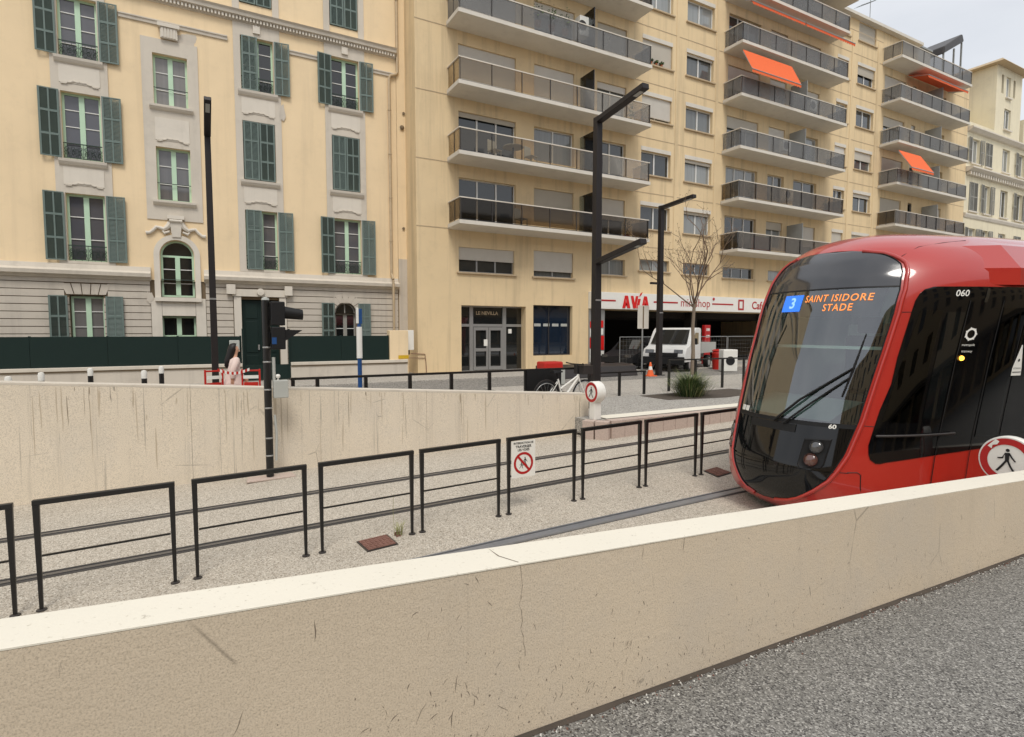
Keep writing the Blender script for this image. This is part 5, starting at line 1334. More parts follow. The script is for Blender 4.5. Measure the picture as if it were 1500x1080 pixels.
# ================================================================== lamps, mast, street furniture
def lamp(x, y, h, w, arms, label, base=0., twist=0.):
    t = thing('street_lamp', label, 'street lamp', (x, y, base), 0, 'dark street lamps with flat arms')
    MB().hexa([(-w*.5,-w*.5,0),(w*.5,-w*.5,0),(w*.5,w*.5,0),(-w*.5,w*.5,0),(-w*.42,-w*.42,h),(w*.42,-w*.42,h),(w*.42,w*.42,h),(-w*.42,w*.42,h)]).build('pole', M['lamp_steel'], t, bevel=.01)
    f = MB(); f.box(-w*.9, w*.9, -w*.9, w*.9, 0, .03); f.build('base_plate', M['lamp_steel'], t)
    for z, L_, rise in arms:
        a = MB(); q = (0, -L_, z+rise); a.bar((0, -w*.3, z), q, w*.95, w*.62)
        arm = a.build('arm', M['lamp_steel'], t, bevel=.01)
        d = Vector((0, -L_, rise)).normalized(); n = Vector((0, d.z, -d.y))*-1
        if n.z > 0: n = -n
        c = Vector((0, -L_*.80, z+rise*.80))+n*(w*.25+.006)
        l = MB(); l.hexa([tuple(c+Vector((sx*w*.28,0,0))+d*(sy*L_*.12)+n*sz) for sx, sy, sz in ((-1,-1,0),(1,-1,0),(1,1,0),(-1,1,0),(-1,-1,.008),(1,-1,.008),(1,1,.008),(-1,1,.008))])
        l.build('light_panel', M['grey_box'], arm)
    m_ = MB(); m_.box(-w*.46, w*.46, -w*.52, -w*.47, 2.55, 2.59); m_.build('cable_clip', M['alu'], t)
    return t
lamp(9.18, 12.0, 7.24, .205, [(7.16, 1.78, .22), (3.56, 1.78, .30)], 'tall dark street lamp with two arms, behind the pedestrian ban sign on the platform', .05)
lamp(16.6, 17.46, 6.88, .205, [(6.8, 1.75, .12)], 'dark street lamp with one arm standing in front of the white truck')
lamp(.35, 15.2, 6.42, .15, [(6.34, 1.2, .42)], 'dark street lamp seen end-on in front of the old yellow building at left')
t = [o for o in bpy.data.objects if o.name.startswith('street_lamp')][1]
m_ = MB(); m_.box(-.5, -.14, -.06, .06, 3.72, 3.80); m_.build('camera_bracket', M['lamp_steel'], t)

# tram signal mast
MX, MY = .91, 9.28; mz = zt(.9)
mast = thing('signal_mast', 'black signal mast with two hooded traffic lights and white cable ducts at the retaining wall', 'traffic light', (MX, MY, mz))
MB().tube([(0,0,.04),(0,0,2.72)], .055, 14).build('pole', M['black_steel'], mast, smooth=40)
m_ = MB(); m_.lathe([(.058,0),(.05,.03),(.015,.045)], (0,0,2.72), 14); m_.build('cap', M['grey_box'], mast, smooth=40)
m_ = MB(); m_.prism([(-.34,-.15,.0),(.36,-.10,.0),(.33,.17,.0),(-.31,.13,.0)], (0,0,.03)); m_.build('footing', M['granite'], mast, bevel=.01)
m_ = MB()
for z in (.35, .62, 1.08, 1.36, 1.78, 2.0): m_.lathe([(.058,0),(.060,.004),(.060,.018),(.058,.022)], (0,0,z), 14)
m_.build('clamp', M['alu'], mast)
for z0, z1, kind in ((2.34, 2.70, 0), (1.98, 2.32, 1)):
    m_ = MB(); m_.box(.06, .26, -.11, .11, z0, z1); m_.box(.03, .06, -.04, .04, z0+.08, z1-.08)
    hd = m_.build('signal_head', M['matt_black'], mast, bevel=.015)
    c = (z0+z1)/2+.02
    m_ = MB(); rows = []
    r = .095 if kind == 0 else .085; n = 22; Lh = .27 if kind == 0 else .2
    if kind == 0:
        for xx, rr in ((.255, r), (.255+Lh, r*.84)):
            rows.append([(xx, rr*math.cos(a), c+rr*math.sin(a)-(xx-.255)*.12) for a in [2*math.pi*k/n for k in range(n)]])
        rows2 = [[(x, y*.93, c+(z-c)*.93) for x, y, z in rw] for rw in rows]
        m_.grid(rows, 0, True); m_.grid(rows2, 0, True); m_.grid([rows[1], rows2[1]], 0, True)
    else:
        for sgn in (-1, 1): m_.prism([(.26, sgn*.09, c+.1), (.26+.24, sgn*.09, c+.095), (.26, sgn*.09, c-.06)], (0, .006, 0))
        m_.hexa([(.26,-.09,c+.1),(.50,-.09,c+.092),(.50,.09,c+.092),(.26,.09,c+.1),(.26,-.09,c+.108),(.50,-.09,c+.1),(.50,.09,c+.1),(.26,.09,c+.108)])
    m_.build('visor', M['matt_black'], hd, smooth=40)
    m_ = MB(); m_.lathe([(.08, 0), (.06, .012), (.001, .018)], (.262, 0, c-.0), 20, axis='x'); m_.build('lens', M['pane_dark'], hd, smooth=40)
m_ = MB(); m_.box(.065, .13, -.118, -.112, 2.06, 2.16); m_.build('sticker', M['blue'], mast)
m_ = MB(); m_.tube([(.09,-.02,1.86),(.09,-.02,1.40)], .024, 8); m_.tube([(.085,-.03,.98),(.105,-.03,.7),(.09,-.03,.28)], .018, 8); m_.build('cable_duct', M['grey_box'], mast, smooth=40)
t = thing('junction_box', 'pale grey junction box hung on the signal mast above the wall coping', 'box', (MX+.175, MY-.03, mz+1.24))
MB().box(-.10, .11, -.06, .07, 0, .27).build('case', M['grey_box'], t, bevel=.012)
m_ = MB(); m_.tube([(-.03,0,.272),(-.03,0,.31)], .014, 8); m_.lathe([(.03,0),(.034,.03),(.02,.05)], (-.03,0,.31), 12); m_.build('beacon', M['sign_white'], t, smooth=40)

# bus stop pole, railing, bollards
t = thing('bus_stop_pole', 'slim blue and white bus stop pole in front of the arched window', 'bus stop', (2.98, 12.0, 0))
MB().tube([(0,0,0),(0,0,1.24)], .045, 10).build('pole', M['blue'], t, smooth=40)
MB().lathe([(.06,1.242),(.06,1.9)], (0,0,0), 14).build('timetable_case', M['sign_white'], t, smooth=40)
MB().lathe([(.04,1.902),(.04,1.96)], (0,0,0), 12).build('collar', M['blue'], t)
m_ = MB(); m_.box(-.06,-.012,-.03,.03,1.97,2.30); m_.build('white_flag', M['sign_white'], t, bevel=.008); m_ = MB(); m_.box(-.008,.06,-.03,.03,1.962,2.28); m_.build('blue_flag', M['blue'], t, bevel=.008)
def rail_run(name, label, xs, y, h, base, r=.03, lowbar=None):
    t = thing(name, label, 'railing', (xs[0], y, base)); x0 = xs[0]
    for x in xs: MB().box(x-x0-.03, x-x0+.03, -.03, .03, 0, h-.045).build('post', M['black_steel'], t)
    MB().box(-.04, xs[-1]-x0+.04, -.03, .03, h-.043, h).build('top_rail', M['black_steel'], t)
    if lowbar: MB().box(.03, xs[-1]-x0-.03, -.012, .012, lowbar-.012, lowbar+.012).build('lower_rail', M['black_steel'], t)
    return t
rail_run('street_railing', 'black street railing behind the retaining wall, left of the platform', [1.43,1.84,2.70,3.55,4.41,5.26,6.13,6.98,7.82], 10.45, 1.0, 0)
rail_run('street_railing', 'low black railing on the platform behind the grass clump, right of the lamp', [9.35,10.2,11.1], 12.25, .68, .02)
rail_run('street_railing', 'taller black railing on the platform to the right of the grass clump', [12.3,13.4,14.6,15.6,16.8,18,19.2,20.4], 12.5, .95, .02)
t = thing('display_board', 'matt black board fixed to the street railing left of the white bicycle', 'board', (6.12, 10.40, .5))
MB().box(0, .88, -.02, .01, .04, .49).build('board', M['matt_black'], t); MB().box(-.02, .90, -.026, .016, .0, .038).build('frame', M['black_steel'], t)
for i, (x, y) in enumerate(((-2.96,13.1),(-2.69,14.1),(-2.06,15.2),(-.98,13.8),(-.75,15.3))):
    lab = ['leftmost white-topped bollard, short and half hidden by the wall', 'second white-topped bollard from the left', 'third white-topped bollard from the left', 'fourth white-topped bollard from the left', 'fifth white-topped bollard, beside the red plastic barrier'][i]
    t = thing('bollard', lab, 'bollard', (x, y, 0), 0, 'white-topped bollards along the street')
    MB().lathe([(.055,0),(.05,.84)], (0,0,0), 14).build('post', M['black_steel'], t, smooth=40); MB().lathe([(.052,.842),(.055,.95),(.045,1.0),(.01,1.01)], (0,0,0), 14).build('cap', M['sign_white'], t, smooth=40)
def plastic_barrier(x, y, rz, label):
    t = thing('road_barrier', label, 'barrier', (x, y, 0), rz, 'red plastic road barriers at the lamp post')
    m_ = MB(); w = .34
    for px in (-w/2, w/2): m_.box(px-.018, px+.018, -.02, .02, 0, 1.0)
    m_.box(-w/2+.018, w/2-.018, -.015, .015, .95, .985); m_.build('frame', M['red_plastic'], t, bevel=.008)
    m_ = MB(); m_.box(-w/2+.03, w/2-.03, -.015, .015, .42, .72); m_.build('board', M['red_plastic'], t)
    m_ = MB(); m_.box(-w/2+.02, w/2-.02, -.03, -.026, .80, .87); m_.build('white_band', M['sign_white'], t)
    for px in (-w/2, w/2): MB().box(px-.04, px+.04, -.2, .2, 0, .05).build('foot', M['matt_black'], t)
plastic_barrier(.28, 13.5, .3, 'red plastic road barrier left of the lamp post'); plastic_barrier(.98, 13.3, -.2, 'red plastic road barrier right of the walking woman')
t = thing('barrier_tape', 'thin red and white tape stretched between the two red barriers', 'tape', (.3, 13.45, .95))
m_ = MB(); P = [(.05+.6*k/14, -.09-.1*k/14, .02-.08*math.sin(math.pi*k/14)) for k in range(15)]
for k in range(14): a, b = P[k], P[k+1]; m_.quad((a[0],a[1],a[2]),(b[0],b[1],b[2]),(b[0],b[1],b[2]+.06),(a[0],a[1],a[2]+.06), k % 2)
m_.build('tape', [M['red_plastic'], M['sign_white']], t)
t = thing('wall_notice', 'small grey-white letter box on the green hoarding beside the front door', 'box', (1.12, 21.95, 1.0))
MB().box(-.16, .16, -.08, .02, .1, .5).build('case', M['grey_box'], t, bevel=.02); MB().box(-.05, .05, -.1, .02, -.2, .09).build('bracket', M['grey_box'], t)

# woman walking
def skin_figure(name, chains, mat, parent, sub=1):
    me = bpy.data.meshes.new(name); v = []; e = []; rad = []; idx = {}
    for ch in chains:
        prev = None
        for (p, r) in ch:
            k = tuple(round(c, 4) for c in p)
            if k not in idx: idx[k] = len(v); v.append(p); rad.append(r)
            if prev is not None and prev != idx[k]: e.append((prev, idx[k]))
            prev = idx[k]
    me.from_pydata(v, e, []); me.materials.append(mat)
    o = bpy.data.objects.new(name, me); COL.objects.link(o); o.parent = parent
    s_ = o.modifiers.new('skin', 'SKIN'); s_.use_smooth_shade = True
    for i, d in enumerate(me.skin_vertices[0].data):
        r = rad[i]; d.radius = r if hasattr(r, '__len__') else (r, r); d.use_root = (i == 0)
    b = o.modifiers.new('sub', 'SUBSURF'); b.levels = sub; b.render_levels = sub
    return o
w = thing('person', 'woman with long dark hair in a pale coat walking past the green hoarding', 'person', (.66, 13.75, 0), R(-75))
k = .88
pel, ch, nk, hd = (0,0,.90*k), (0,.02,1.28*k), (0,.03,1.45*k), (0,.05,1.55*k)
arm = lambda s, f: [(ch, .11), ((s*.17,.02,1.36*k), .055), ((s*.22,-.02+f*.1,1.10*k), .042), ((s*.20,.05+f*.22,.90*k), .032), ((s*.20,.07+f*.26,.84*k), (.022,.034))]
leg = lambda s, f: [(pel, (.14,.11)), ((s*.09,f*.06,.80*k), .085), ((s*.09,f*.20,.48*k), .058), ((s*.085,f*.26-.06*(f<0),.12*k), .036), ((s*.085,f*.26-.06*(f<0)+.02,.05*k), .036), ((s*.085,f*.26-.06*(f<0)+.15,.035), .03)]
chains = [[(pel, (.14,.11)), ((0,.0,1.08*k), (.115,.09)), (ch, .11), (nk, .048), (hd, (.07,.078)), ((0,.055,1.63*k), (.072,.088)), ((0,.05,1.70*k), (.05,.06))], arm(-1, 1), arm(1, -.6), leg(-1, -1), leg(1, 1)]
for s, f in ((-1, 1), (1, -.6)):
    hp = Vector((s*.20, .07+f*.26, .84*k))
    for j, (dx, ln) in enumerate(((-.024,.062),(-.008,.072),(.008,.068),(.024,.054))):
        chains.append([(tuple(hp), (.022,.034)), (tuple(hp+Vector((dx*.4, dx, -.035))), .010), (tuple(hp+Vector((dx*.4, dx+.005, -.035-ln*.55))), .009), (tuple(hp+Vector((dx*.4, dx+.018, -.035-ln))), .007)])
    chains.append([(tuple(hp), (.022,.034)), (tuple(hp+Vector((0,.04,-.01))), .011), (tuple(hp+Vector((0,.055,-.045))), .009)])
skin_figure('body', chains, M['skin'], w)
m_ = MB(); rows = []
for z, rx, ry, yo in ((1.40,.10,.08,.03),(1.36,.19,.11,.02),(1.25,.195,.13,.02),(1.05,.165,.125,.0),(.9,.2,.16,.0),(.65,.25,.24,-.02),(.45,.29,.34,-.05)):
    rows.append([(rx*math.cos(a)*(1+.05*math.sin(5*a+z*9)), yo+ry*math.sin(a)*(1+.06*math.sin(4*a+z*5)), z*k) for a in [2*math.pi*i/28 for i in range(28)]])
m_.grid(rows, 0, True); m_.build('coat', M['coat'], w, smooth=60)
m_ = MB()
for s, f in ((-1, 1), (1, -.6)): m_.tube([(s*.15,.02,1.36*k),(s*.185,.01,1.33*k),(s*.225,-.02+f*.1,1.10*k),(s*.203,.045+f*.21,.915*k)], [.07,.075,.062,.05], 12)
m_.build('sleeve', M['coat'], w, smooth=60)
m_ = MB(); rows = []
for z, r, yo in ((1.765,.01,.03),(1.75,.06,.03),(1.69,.092,.022),(1.6,.096,.0),(1.5,.085,-.03),(1.36,.09,-.07),(1.2,.07,-.10),(1.14,.02,-.10)):
    rows.append([(r*math.cos(a), yo+r*1.05*math.sin(a)*(.75 if math.sin(a) > 0 and z < 1.7 else 1), z*k) for a in [2*math.pi*i/20 for i in range(20)]])
rows = [[p if not (p[1] > .06 and 1.48*k < p[2] < 1.70*k) else (p[0], .02, p[2]) for p in r] for r in rows]
m_.grid(rows, 0, True); m_.build('hair', M['hair'], w, smooth=60)
m_ = MB()
for s in (-1, 1): m_.lathe([(.001,.0),(.009,.004),(.001,.008)], (s*.028, .135, 1.60*k), 8, axis='y')
m_.box(-.02,.02,.137,.142,1.53*k,1.536*k); m_.build('eyes_and_mouth', M['hair'], w)
m_ = MB(); m_.prism([(-.012,.13,1.555*k),(.012,.13,1.555*k),(0,.158,1.56*k),(0,.13,1.60*k)], (0,.002,0)); m_.build('nose', M['skin'], w)
m_ = MB()
for s, f in ((-1, -1), (1, 1)): y = f*.26-.06*(f<0); m_.box(s*.085-.042, s*.085+.042, y-.05, y+.19, 0, .06)
m_.build('shoes', M['ink'], w, bevel=.02)

# bicycle
bk = thing('bicycle', 'white bicycle leaning by the railing beside the platform lamp', 'bicycle', (6.50, 10.2, 0), R(1))
bk.scale = (.98, 1.08, 1.08)
def wheel(x):
    m_ = MB(); r = .335; m_.tube([(x+r*math.cos(a), 0, r+r*math.sin(a)) for a in [2*math.pi*i/36 for i in range(37)]], .017, 6, cap=False); wo = m_.build('wheel', M['rubber'], bk, smooth=60)
    m_ = MB(); m_.tube([(x+.31*math.cos(a), 0, r+.31*math.sin(a)) for a in [2*math.pi*i/36 for i in range(37)]], .010, 6, cap=False)
    for i in range(18): a = 2*math.pi*i/18; m_.tube([(x, .02*(-1)**i, r), (x+.31*math.cos(a), 0, r+.31*math.sin(a))], .0025, 3, cap=False)
    m_.tube([(x,-.05,r),(x,.05,r)], .02, 8); m_.build('rim', M['alu'], wo)
wheel(0); wheel(1.04)
m_ = MB(); bb, st_, sd_, hd0, hd1 = (.43,0,.29), (.30,0,.72), (.27,0,.84), (.85,0,.80), (.88,0,.66)
m_.tube([bb, st_], .022, 8); m_.tube([bb, (.86,0,.74)], .028, 8); m_.tube([(.37,0,.52),(.855,0,.77)], .020, 8); m_.tube([hd0, hd1], .026, 8)
for y in (-.05, .05): m_.tube([(0,y,.335), (.42,y*.6,.29)], .012, 6); m_.tube([(0,y,.335), (.31,y*.4,.68)], .010, 6); m_.tube([(.88,y*.5,.66),(.93,y,.52),(1.04,y,.335)], .013, 6)
m_.build('frame', M['sign_white'], bk, smooth=60)
m_ = MB(); m_.tube([st_, sd_], .014, 8); m_.hexa([(.14,-.09,.84),(.42,-.02,.85),(.42,.02,.85),(.14,.09,.84),(.15,-.07,.90),(.42,-.015,.88),(.42,.015,.88),(.15,.07,.90)]); m_.build('saddle', M['matt_black'], bk, bevel=.015)
m_ = MB(); m_.tube([hd0,(.83,0,.98),(.86,0,1.0)], .014, 8); m_.tube([(.74,-.29,1.03),(.84,-.2,1.0),(.87,0,1.0),(.84,.2,1.0),(.74,.29,1.03)], .013, 8); m_.build('handlebar', M['matt_black'], bk, smooth=60)
m_ = MB(); m_.box(.86,1.14,-.16,.16,.80,.98); m_.build('basket', M['dark_metal'], bk)
m_ = MB(); m_.lathe([(.09,-.012),(.09,.012)], (.43,0,.29), 16, axis='y'); m_.tube([(.43,-.06,.29),(.36,-.06,.14)], .01, 6); m_.tube([(.43,.06,.29),(.50,.06,.44)], .01, 6); m_.box(.30,.42,-.15,-.06,.13,.15); m_.box(.44,.56,.06,.15,.43,.45); m_.build('crank', M['dark_metal'], bk)
m_ = MB(); m_.tube([(.36*math.cos(a), 0, .335+.375*math.sin(a)) for a in [R(20)+R(150)*i/12 for i in range(13)]], .012, 5); m_.build('mudguard', M['dark_metal'], bk)
t = thing('crate', 'red box standing behind the black board on the railing', 'box', (10.0, 16.0, 0)); 
MB().box(-.1, .75, -.3, .3, .03, .55).build('base', M['grey_box'], t, bevel=.02); MB().box(-.05, .70, -.26, .26, .553, .80).build('lid', M['red_plastic'], t, bevel=.05)

# planter bed, grass clump, bare tree
m_ = MB(); m_.prism([(10.5,11.75,.06),(14.2,11.9,.06),(14.4,10.75,.06),(12.3,10.35,.06),(10.5,10.7,.06)], (0,0,-.05)); tag(m_.build('planting_bed', M['soil']), kind='structure')
rn = random.Random(9)
t = thing('grass_clump', 'spiky green ornamental grass clump in the planting bed by the tram', 'plant', (11.65, 11.05, .06))
m_ = MB()
for k in range(1300):
    a = rn.uniform(0, 6.283); rr = abs(rn.gauss(0, .2)); p = Vector((rr*math.cos(a), rr*math.sin(a), 0)); le = rn.uniform(.1, 1.25)*min(1, .35+rr*4); l = rn.uniform(.5, .88)
    d = Vector((math.cos(a)*le, math.sin(a)*le, 1)).normalized(); e1 = p+d*l*.55; e2 = e1+(d+Vector((math.cos(a)*.45, math.sin(a)*.45, -.45))).normalized()*l*.5
    s_ = Vector((-math.sin(a), math.cos(a), 0))*rn.uniform(.004, .008); mi = rn.choice([0,0,1,1,2])
    m_.quad(tuple(p-s_), tuple(p+s_), tuple(e1+s_*.8), tuple(e1-s_*.8), mi); m_.poly([tuple(e1-s_*.8), tuple(e1+s_*.8), tuple(e2)], mi)
m_.build('blades', [M['leaf'], M['leaf_dark'], M['weed']], t)
rn = random.Random(4)
tree = thing('bare_tree', 'slender leafless street tree in front of the filling station fascia', 'tree', (18.1, 17.05, 0))
m_ = MB(); P = [(0,0,0),(.02,0,1.0),(-.01,.02,2.0),(.03,0,2.95)]; m_.tube(P, [.10,.075,.07,.065], 10); m_.build('trunk', M['bark'], tree, smooth=60)
br = MB(); tw = MB(); bn = MB()
def grow(p, d, l, r, lev):
    pts = [p]; q = p.copy(); dd = d.copy(); n = 5
    for i in range(n):
        dd = (dd+Vector((rn.gauss(0,.10), rn.gauss(0,.10), rn.gauss(.05,.06)))).normalized(); q = q+dd*l/n; pts.append(q.copy())
        if lev < 3 and i >= 1 and rn.random() < (.75 if lev < 2 else .5):
            a = rn.uniform(0, 6.28); u = dd.cross(Vector((math.cos(a), math.sin(a), .2))).normalized()
            grow(q, (dd*.75+u*.62).normalized(), l*rn.uniform(.38,.6), r*.55, lev+1)
    (br if lev < 2 else tw).tube([tuple(x) for x in pts], [r*(1-.62*i/n) for i in range(n+1)], 6 if lev < 2 else 4)
    if lev >= 2:
        for i in range(1): bn.lathe([(.006,-.016),(.016,0),(.006,.016)], tuple(pts[-1]+Vector((rn.gauss(0,.03),rn.gauss(0,.03),rn.gauss(0,.03)))), 5)
for k in range(8):
    a = 2*math.pi*k/8+rn.uniform(-.3,.3); sp = rn.uniform(.55, 1.25) if k else .05
    grow(Vector((.03,0,2.55+.08*k)), Vector((math.cos(a)*sp, math.sin(a)*sp, 1)).normalized(), rn.uniform(2.2, 3.0), .034, 0)
br.build('limbs', M['twig'], tree, smooth=60); tw.build('twigs', M['twig'], tree); bn.build('seed_heads', M['twig'], tree)

# filling station forecourt
def cone(x, y, s, label):
    t = thing('traffic_cone', label, 'traffic cone', (x, y, .05 if y > 19.4 else 0), 0, 'orange traffic cones')
    m_ = MB(); m_.box(-.19*s, .19*s, -.19*s, .19*s, 0, .04*s); m_.lathe([(.14*s,.04*s),(.09*s,.26*s)], (0,0,0), 18); m_.lathe([(.062*s,.40*s),(.03*s,.56*s),(.02*s,.57*s)], (0,0,0), 18); m_.build('body', M['orange_cloth'], t, smooth=40)
    MB().lathe([(.089*s,.262*s),(.063*s,.398*s)], (0,0,0), 18).build('white_band', M['sign_white'], t, smooth=40)
cone(16.0, 17.3, 1.0, 'orange traffic cone in front of the truck beside the lamp post'); cone(17.95, 22.1, 1.0, 'orange and white cone in the dark mouth of the filling station')
t = thing('traffic_sign', 'back of a weathered rectangular traffic sign on a thin grey pole before the filling station', 'sign', (16.2, 18.0, 0))
MB().tube([(0,.03,0),(0,.03,2.86)], .032, 8).build('pole', M['zinc'], t, smooth=40); MB().box(-.30,.30,-.012,.0,1.92,2.88).build('plate', M['slab'], t, bevel=.02)
m_ = MB(); m_.box(-.03,.03,-.02,-.013,1.95,2.85); m_.build('stiffener', M['groove'], t)
t = thing('price_totem', 'red illuminated price column with white figures at the back of the forecourt', 'sign', (23.9, 21.6, .05))
MB().box(-.22,.22,-.1,.1,0,2.1).build('column', M['sign_red'], t, bevel=.02)
m_ = MB()
for i, s_ in enumerate(('188', '179', '95', '98')): m_.add(text(s_, .2, face_S(0, -.104, 1.85-.36*i), bold=.006))
m_.build('figures', M['sign_white'], t)
for k, (x, l) in enumerate(((16.9, 'left'), (20.6, 'middle'), (24.3, 'right'))):
    t = thing('site_fence', f'{l} one of three light mesh site fence panels across the filling station', 'fence', (x, 20.3+.1*k, .05), 0, 'mesh site fence panels')
    m_ = MB(); w_, h = 3.5, 1.5
    for z in (.1, h): m_.tube([(0,0,z),(w_,0,z)], .02, 6)
    for xx in (0, w_): m_.tube([(xx,0,0),(xx,0,h)], .02, 6)
    m_.build('frame', M['zinc'], t)
    m_ = MB()
    for i in range(1, 18): m_.tube([(w_*i/18,0,.1),(w_*i/18,0,h)], .003, 3)
    for i in range(1, 7): m_.tube([(0,0,.1+1.4*i/7),(w_,0,.1+1.4*i/7)], .003, 3)
    m_.build('mesh', M['zinc'], t)
    for xx in (0, w_): MB().box(xx-.1, xx+.1, -.3, .3, 0, .1).build('foot', M['grey_box'], t)
t = thing('washing_machine', 'white drum appliance standing on the forecourt beside the tram windscreen', 'appliance', (20.9, 17.6, 0), R(-30))
MB().box(-.32,.32,-.3,.3,.02,1.0).build('case', M['sign_white'], t, bevel=.03); m_ = MB(); m_.lathe([(.10,-.01),(.19,-.02),(.2,0)], (0,-.301,.5), 24, axis='y'); m_.build('door', M['ink'], t, smooth=40)
t = thing('red_bin', 'red bin half hidden behind the white appliance', 'bin', (21.74, 18.9, -.25)); m_ = MB(); m_.lathe([(.24,0),(.28,1.0),(.29,1.02),(.25,1.1)], (0,0,0), 18); m_.build('body', M['red_plastic'], t, smooth=40); MB().lathe([(.285,1.03),(.29,1.06),(.2,1.13)], (0,0,.08), 18).build('lid', M['sign_red'], t, smooth=40)
t = thing('speed_ramp', 'low dark slab lying on the forecourt edge in front of the filling station', 'slab', (13.6, 18.2, 0)); MB().hexa([(-2.2,-.4,.0),(2.2,-.4,.0),(2.2,.5,.0),(-2.2,.5,.0),(-2.2,-.25,.42),(2.2,-.25,.42),(2.2,.5,.5),(-2.2,.5,.5)]).build('slab', M['dark_metal'], t, bevel=.03); MB().box(-2.0,2.0,.501,.53,.02,.3).build('edge', M['dark_metal'], t)
# truck: cab with flatbed
tk = thing('truck', 'small white flatbed truck parked in front of the filling station', 'truck', (18.3, 18.95, 0), R(207)); 
W2 = .98                                             # local x runs forward, so the body extends to -x
sec = [(0.0,.45),(.04,.80),(-.10,1.02),(-.62,1.16),(-1.28,1.86),(-1.5,1.98),(-2.25,1.98),(-2.3,.45)]
m_ = MB(); rows = []
for y in (-W2, -W2*.93, W2*.93, W2):
    kk = 1 if abs(y) < W2 else .0
    rows.append([(x-(0 if kk else .04), y, z-(0 if kk else .03)*(z > 1.2)) for x, z in sec])
m_.grid(rows, 0, False); m_.poly(rows[0]); m_.poly(rows[-1]); m_.build('cab', M['white_paint'], tk, smooth=35)
g = MB(); g.quad((-.66,-W2*.86,1.22),(-.66,W2*.86,1.22),(-1.27,W2*.80,1.865),(-1.27,-W2*.80,1.865)); g.v = [(x+.03, y, z+.03) for x, y, z in g.v]; g.build('windscreen', M['pane_dark'], tk)
for sd in (-1, 1):
    y = sd*(W2+.006)
    m_ = MB(); m_.poly([(-.95,y,1.22),(-1.42,y,1.75),(-1.95,y,1.75),(-1.95,y,1.22)]); m_.build('side_window', M['pane_dark'], tk)
    m_ = MB(); m_.box(.0,.03,sd*.66-.2,sd*.66+.2,.80,1.0) ; m_.v = [(x-.06*(z-.8)*3, yy, z) for x, yy, z in m_.v]; m_.build('headlight', M['lens'], tk, bevel=.03)
    m_ = MB(); m_.box(-.86,-.74,sd*1.02-.04*0,sd*1.26,1.22,1.5); m_.build('mirror', M['matt_black'], tk, bevel=.03)
    for x in (-.75, -3.9):
        o = MB().lathe([(.2,-.11),(.31,-.11),(.33,-.07),(.33,.07),(.31,.11),(.2,.11)], (x, sd*.86, .33), 26, axis='y').build('wheel', M['rubber'], tk, smooth=40)
        MB().lathe([(.04,-.115),(.19,-.112),(.2,.112),(.04,.115)], (x, sd*.86, .33), 20, axis='y').build('rim', M['alu'], o, smooth=40)
m_ = MB(); m_.box(.01,.12,-.95,.95,.34,.68); m_.box(.035,.09,-.66,.66,.685,.86); m_.build('bumper', M['matt_black'], tk, bevel=.02)
m_ = MB(); m_.box(.101,.108,-.26,.26,.44,.55); m_.build('number_plate', M['sign_white'], tk)
m_ = MB(); m_.box(-5.0,-2.4,-1.0,1.0,.78,.88); m_.box(-5.0,-2.4,-1.0,-.96,.882,1.28); m_.box(-5.0,-2.4,.96,1.0,.882,1.28); m_.box(-5.0,-4.96,-.955,.955,.882,1.28); m_.box(-2.44,-2.4,-.955,.955,.882,1.9); m_.build('flatbed', M['grey_box'], tk)
m_ = MB(); m_.box(-5.0,-.2,-.4,.4,.5,.72); m_.build('chassis', M['dark_metal'], tk)
t = thing('dark_car', 'dark car parked beside the white truck, mostly in the shade of the station', 'car', (17.2, 20.9, .05), R(200))
sec = [(0,.3),(.02,.6),(-.9,.85),(-1.5,1.35),(-2.9,1.4),(-3.6,.95),(-4.1,.9),(-4.15,.35)]
m_ = MB(); rows = [[(x, y*(1 if z < .9 else .8), z) for x, z in sec] for y in (-.85,-.4,.4,.85)]; m_.grid(rows); m_.poly(rows[0]); m_.poly(rows[-1]); m_.build('body', M['ink'], t, smooth=30)
g = MB(); g.quad((-.95,-.62,.9),(-.95,.62,.9),(-1.45,.6,1.33),(-1.45,-.6,1.33)); g.v = [(x+.03, y, z+.02) for x, y, z in g.v]; g.build('windscreen', M['pane_dark'], t)
for sd in (-1, 1):
    MB().box(.0,.03,sd*.62-.16,sd*.62+.16,.55,.68).build('headlight', M['lens'], t)
    for x in (-.75,-3.3): MB().lathe([(.1,-.09),(.29,-.09),(.3,0),(.29,.09),(.1,.09)], (x, sd*.78, .3), 22, axis='y').build('wheel', M['rubber'], t, smooth=40)
M['far_paint_dull'] = stucco('far_paint_dull', rgb(176, 156, 126), (.2,.17,.13,1), .4, .3)
# ================================================================== the houses across the street, behind the camera (seen in the tram's glass)
op = thing('facing_building', 'tan apartment building across the street, mirrored in the side glass of the tram', 'building', (10, -22, 0))
oops = []
x = -38.
while x < 60:
    for f in range(4): oops.append((x, x+1.3, 4.9+3*f, 6.8+3*f, .2))
    oops.append((x-.6, x+2.0, .3, 3.3, .4)); x += 3.4
w_ = wall_open(-40, 62, 0, 16.5, -22, oops, .2); w_.v = [(a, -44-b, c) for a, b, c in w_.v]
w_.quad((-40,-22,0),(-40,-33,0),(-40,-33,16.5),(-40,-22,16.5)); w_.quad((-40,-22,16.5),(62,-22,16.5),(62,-33,16.5),(-40,-33,16.5))
w_.build('wall', M['far_paint_dull'], op, op.location)
b_ = MB(); b_.quad((-40,-22.35,0),(62,-22.35,0),(62,-22.35,16.4),(-40,-22.35,16.4)); b_.build('window_glass', M['pane_dark'], op, op.location)
b_ = MB(); b_.prism([(-40,-21.99,3.6),(-40,-20.2,3.2),(-40,-20.2,3.3),(-40,-21.99,3.75)], (102,0,0)); b_.build('canopy', M['dark_metal'], op, op.location)
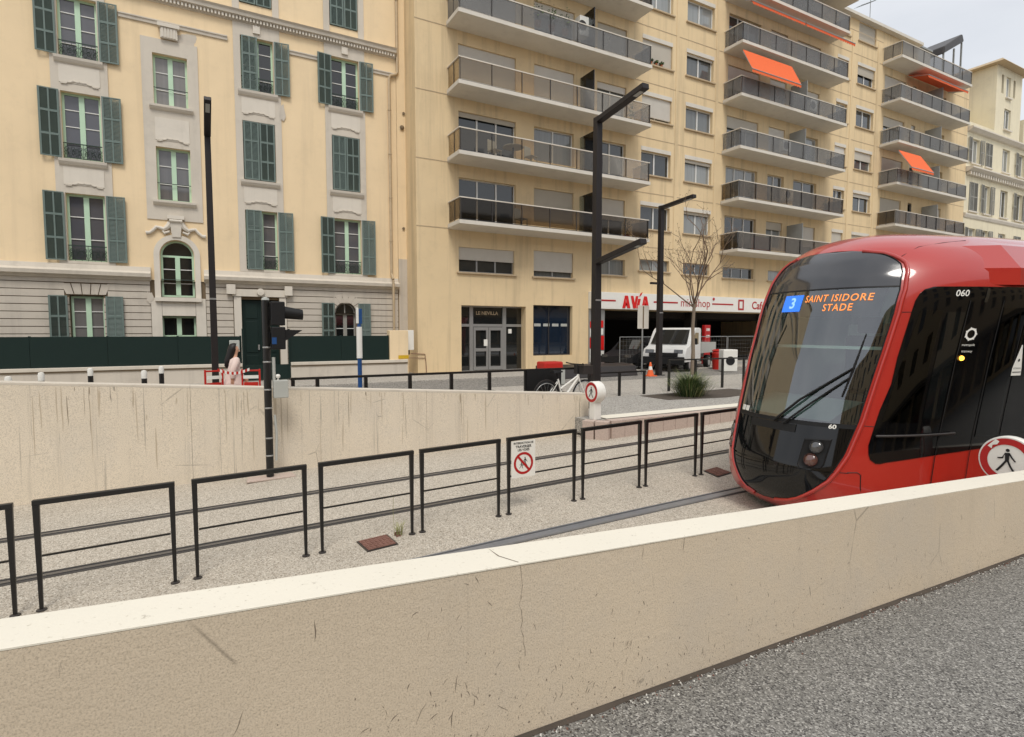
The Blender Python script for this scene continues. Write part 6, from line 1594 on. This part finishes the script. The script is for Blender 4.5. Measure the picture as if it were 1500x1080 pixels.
# ================================================================== camera, sky, light
F_PX, W_PX = 830., 1500.
cam = bpy.data.cameras.new('camera'); co = bpy.data.objects.new('camera', cam); COL.objects.link(co); SC.camera = co
cam.sensor_fit = 'HORIZONTAL'; cam.sensor_width = 36; cam.lens = 36*F_PX/W_PX; cam.clip_start = .05; cam.clip_end = 3000
co.location = (0, 0, 1.8)
co.rotation_euler = (R(90-3.7224), 0, R(60.9915-90))
wd = bpy.data.worlds.new('World'); SC.world = wd; wd.use_nodes = True
nt = wd.node_tree; nt.nodes.clear()
out = nt.nodes.new('ShaderNodeOutputWorld')
EL, AZ = R(55), R(200)
sky = nt.nodes.new('ShaderNodeTexSky'); sky.sky_type = 'NISHITA'; sky.sun_disc = False; sky.sun_elevation = EL; sky.sun_rotation = AZ
b1 = nt.nodes.new('ShaderNodeBackground'); b1.inputs[1].default_value = .1; nt.links.new(sky.outputs[0], b1.inputs[0])
tc = nt.nodes.new('ShaderNodeTexCoord'); mp = nt.nodes.new('ShaderNodeMapping'); mp.inputs['Scale'].default_value = (1, 1, 2.2); nt.links.new(tc.outputs['Generated'], mp.inputs[0])
no = nt.nodes.new('ShaderNodeTexNoise'); no.inputs['Scale'].default_value = 1.8; no.inputs['Detail'].default_value = 6; nt.links.new(mp.outputs[0], no.inputs[0])
rp = nt.nodes.new('ShaderNodeValToRGB'); e = rp.color_ramp.elements; e[0].position = .3; e[0].color = (.52, .54, .57, 1); e[1].position = .72; e[1].color = (.76, .76, .77, 1); nt.links.new(no.outputs['Fac'], rp.inputs[0])
b2 = nt.nodes.new('ShaderNodeBackground'); b2.inputs[1].default_value = 1.0; nt.links.new(rp.outputs[0], b2.inputs[0])
mx = nt.nodes.new('ShaderNodeMixShader'); mx.inputs[0].default_value = .88; nt.links.new(b1.outputs[0], mx.inputs[1]); nt.links.new(b2.outputs[0], mx.inputs[2]); nt.links.new(mx.outputs[0], out.inputs[0])
sl = bpy.data.lights.new('sun', 'SUN'); sl.energy = 1.3; sl.angle = R(20); sl.color = (1, .95, .88)
so = bpy.data.objects.new('sun', sl); COL.objects.link(so)
d = Vector((math.sin(AZ)*math.cos(EL), math.cos(AZ)*math.cos(EL), math.sin(EL)))
so.rotation_euler = d.to_track_quat('Z', 'Y').to_euler()
SC.view_settings.view_transform = 'Standard'; SC.view_settings.look = 'None'; SC.view_settings.exposure = .54; SC.view_settings.gamma = 1
SC.cycles.max_bounces = 8; SC.cycles.transparent_max_bounces = 16; SC.cycles.use_denoising = True
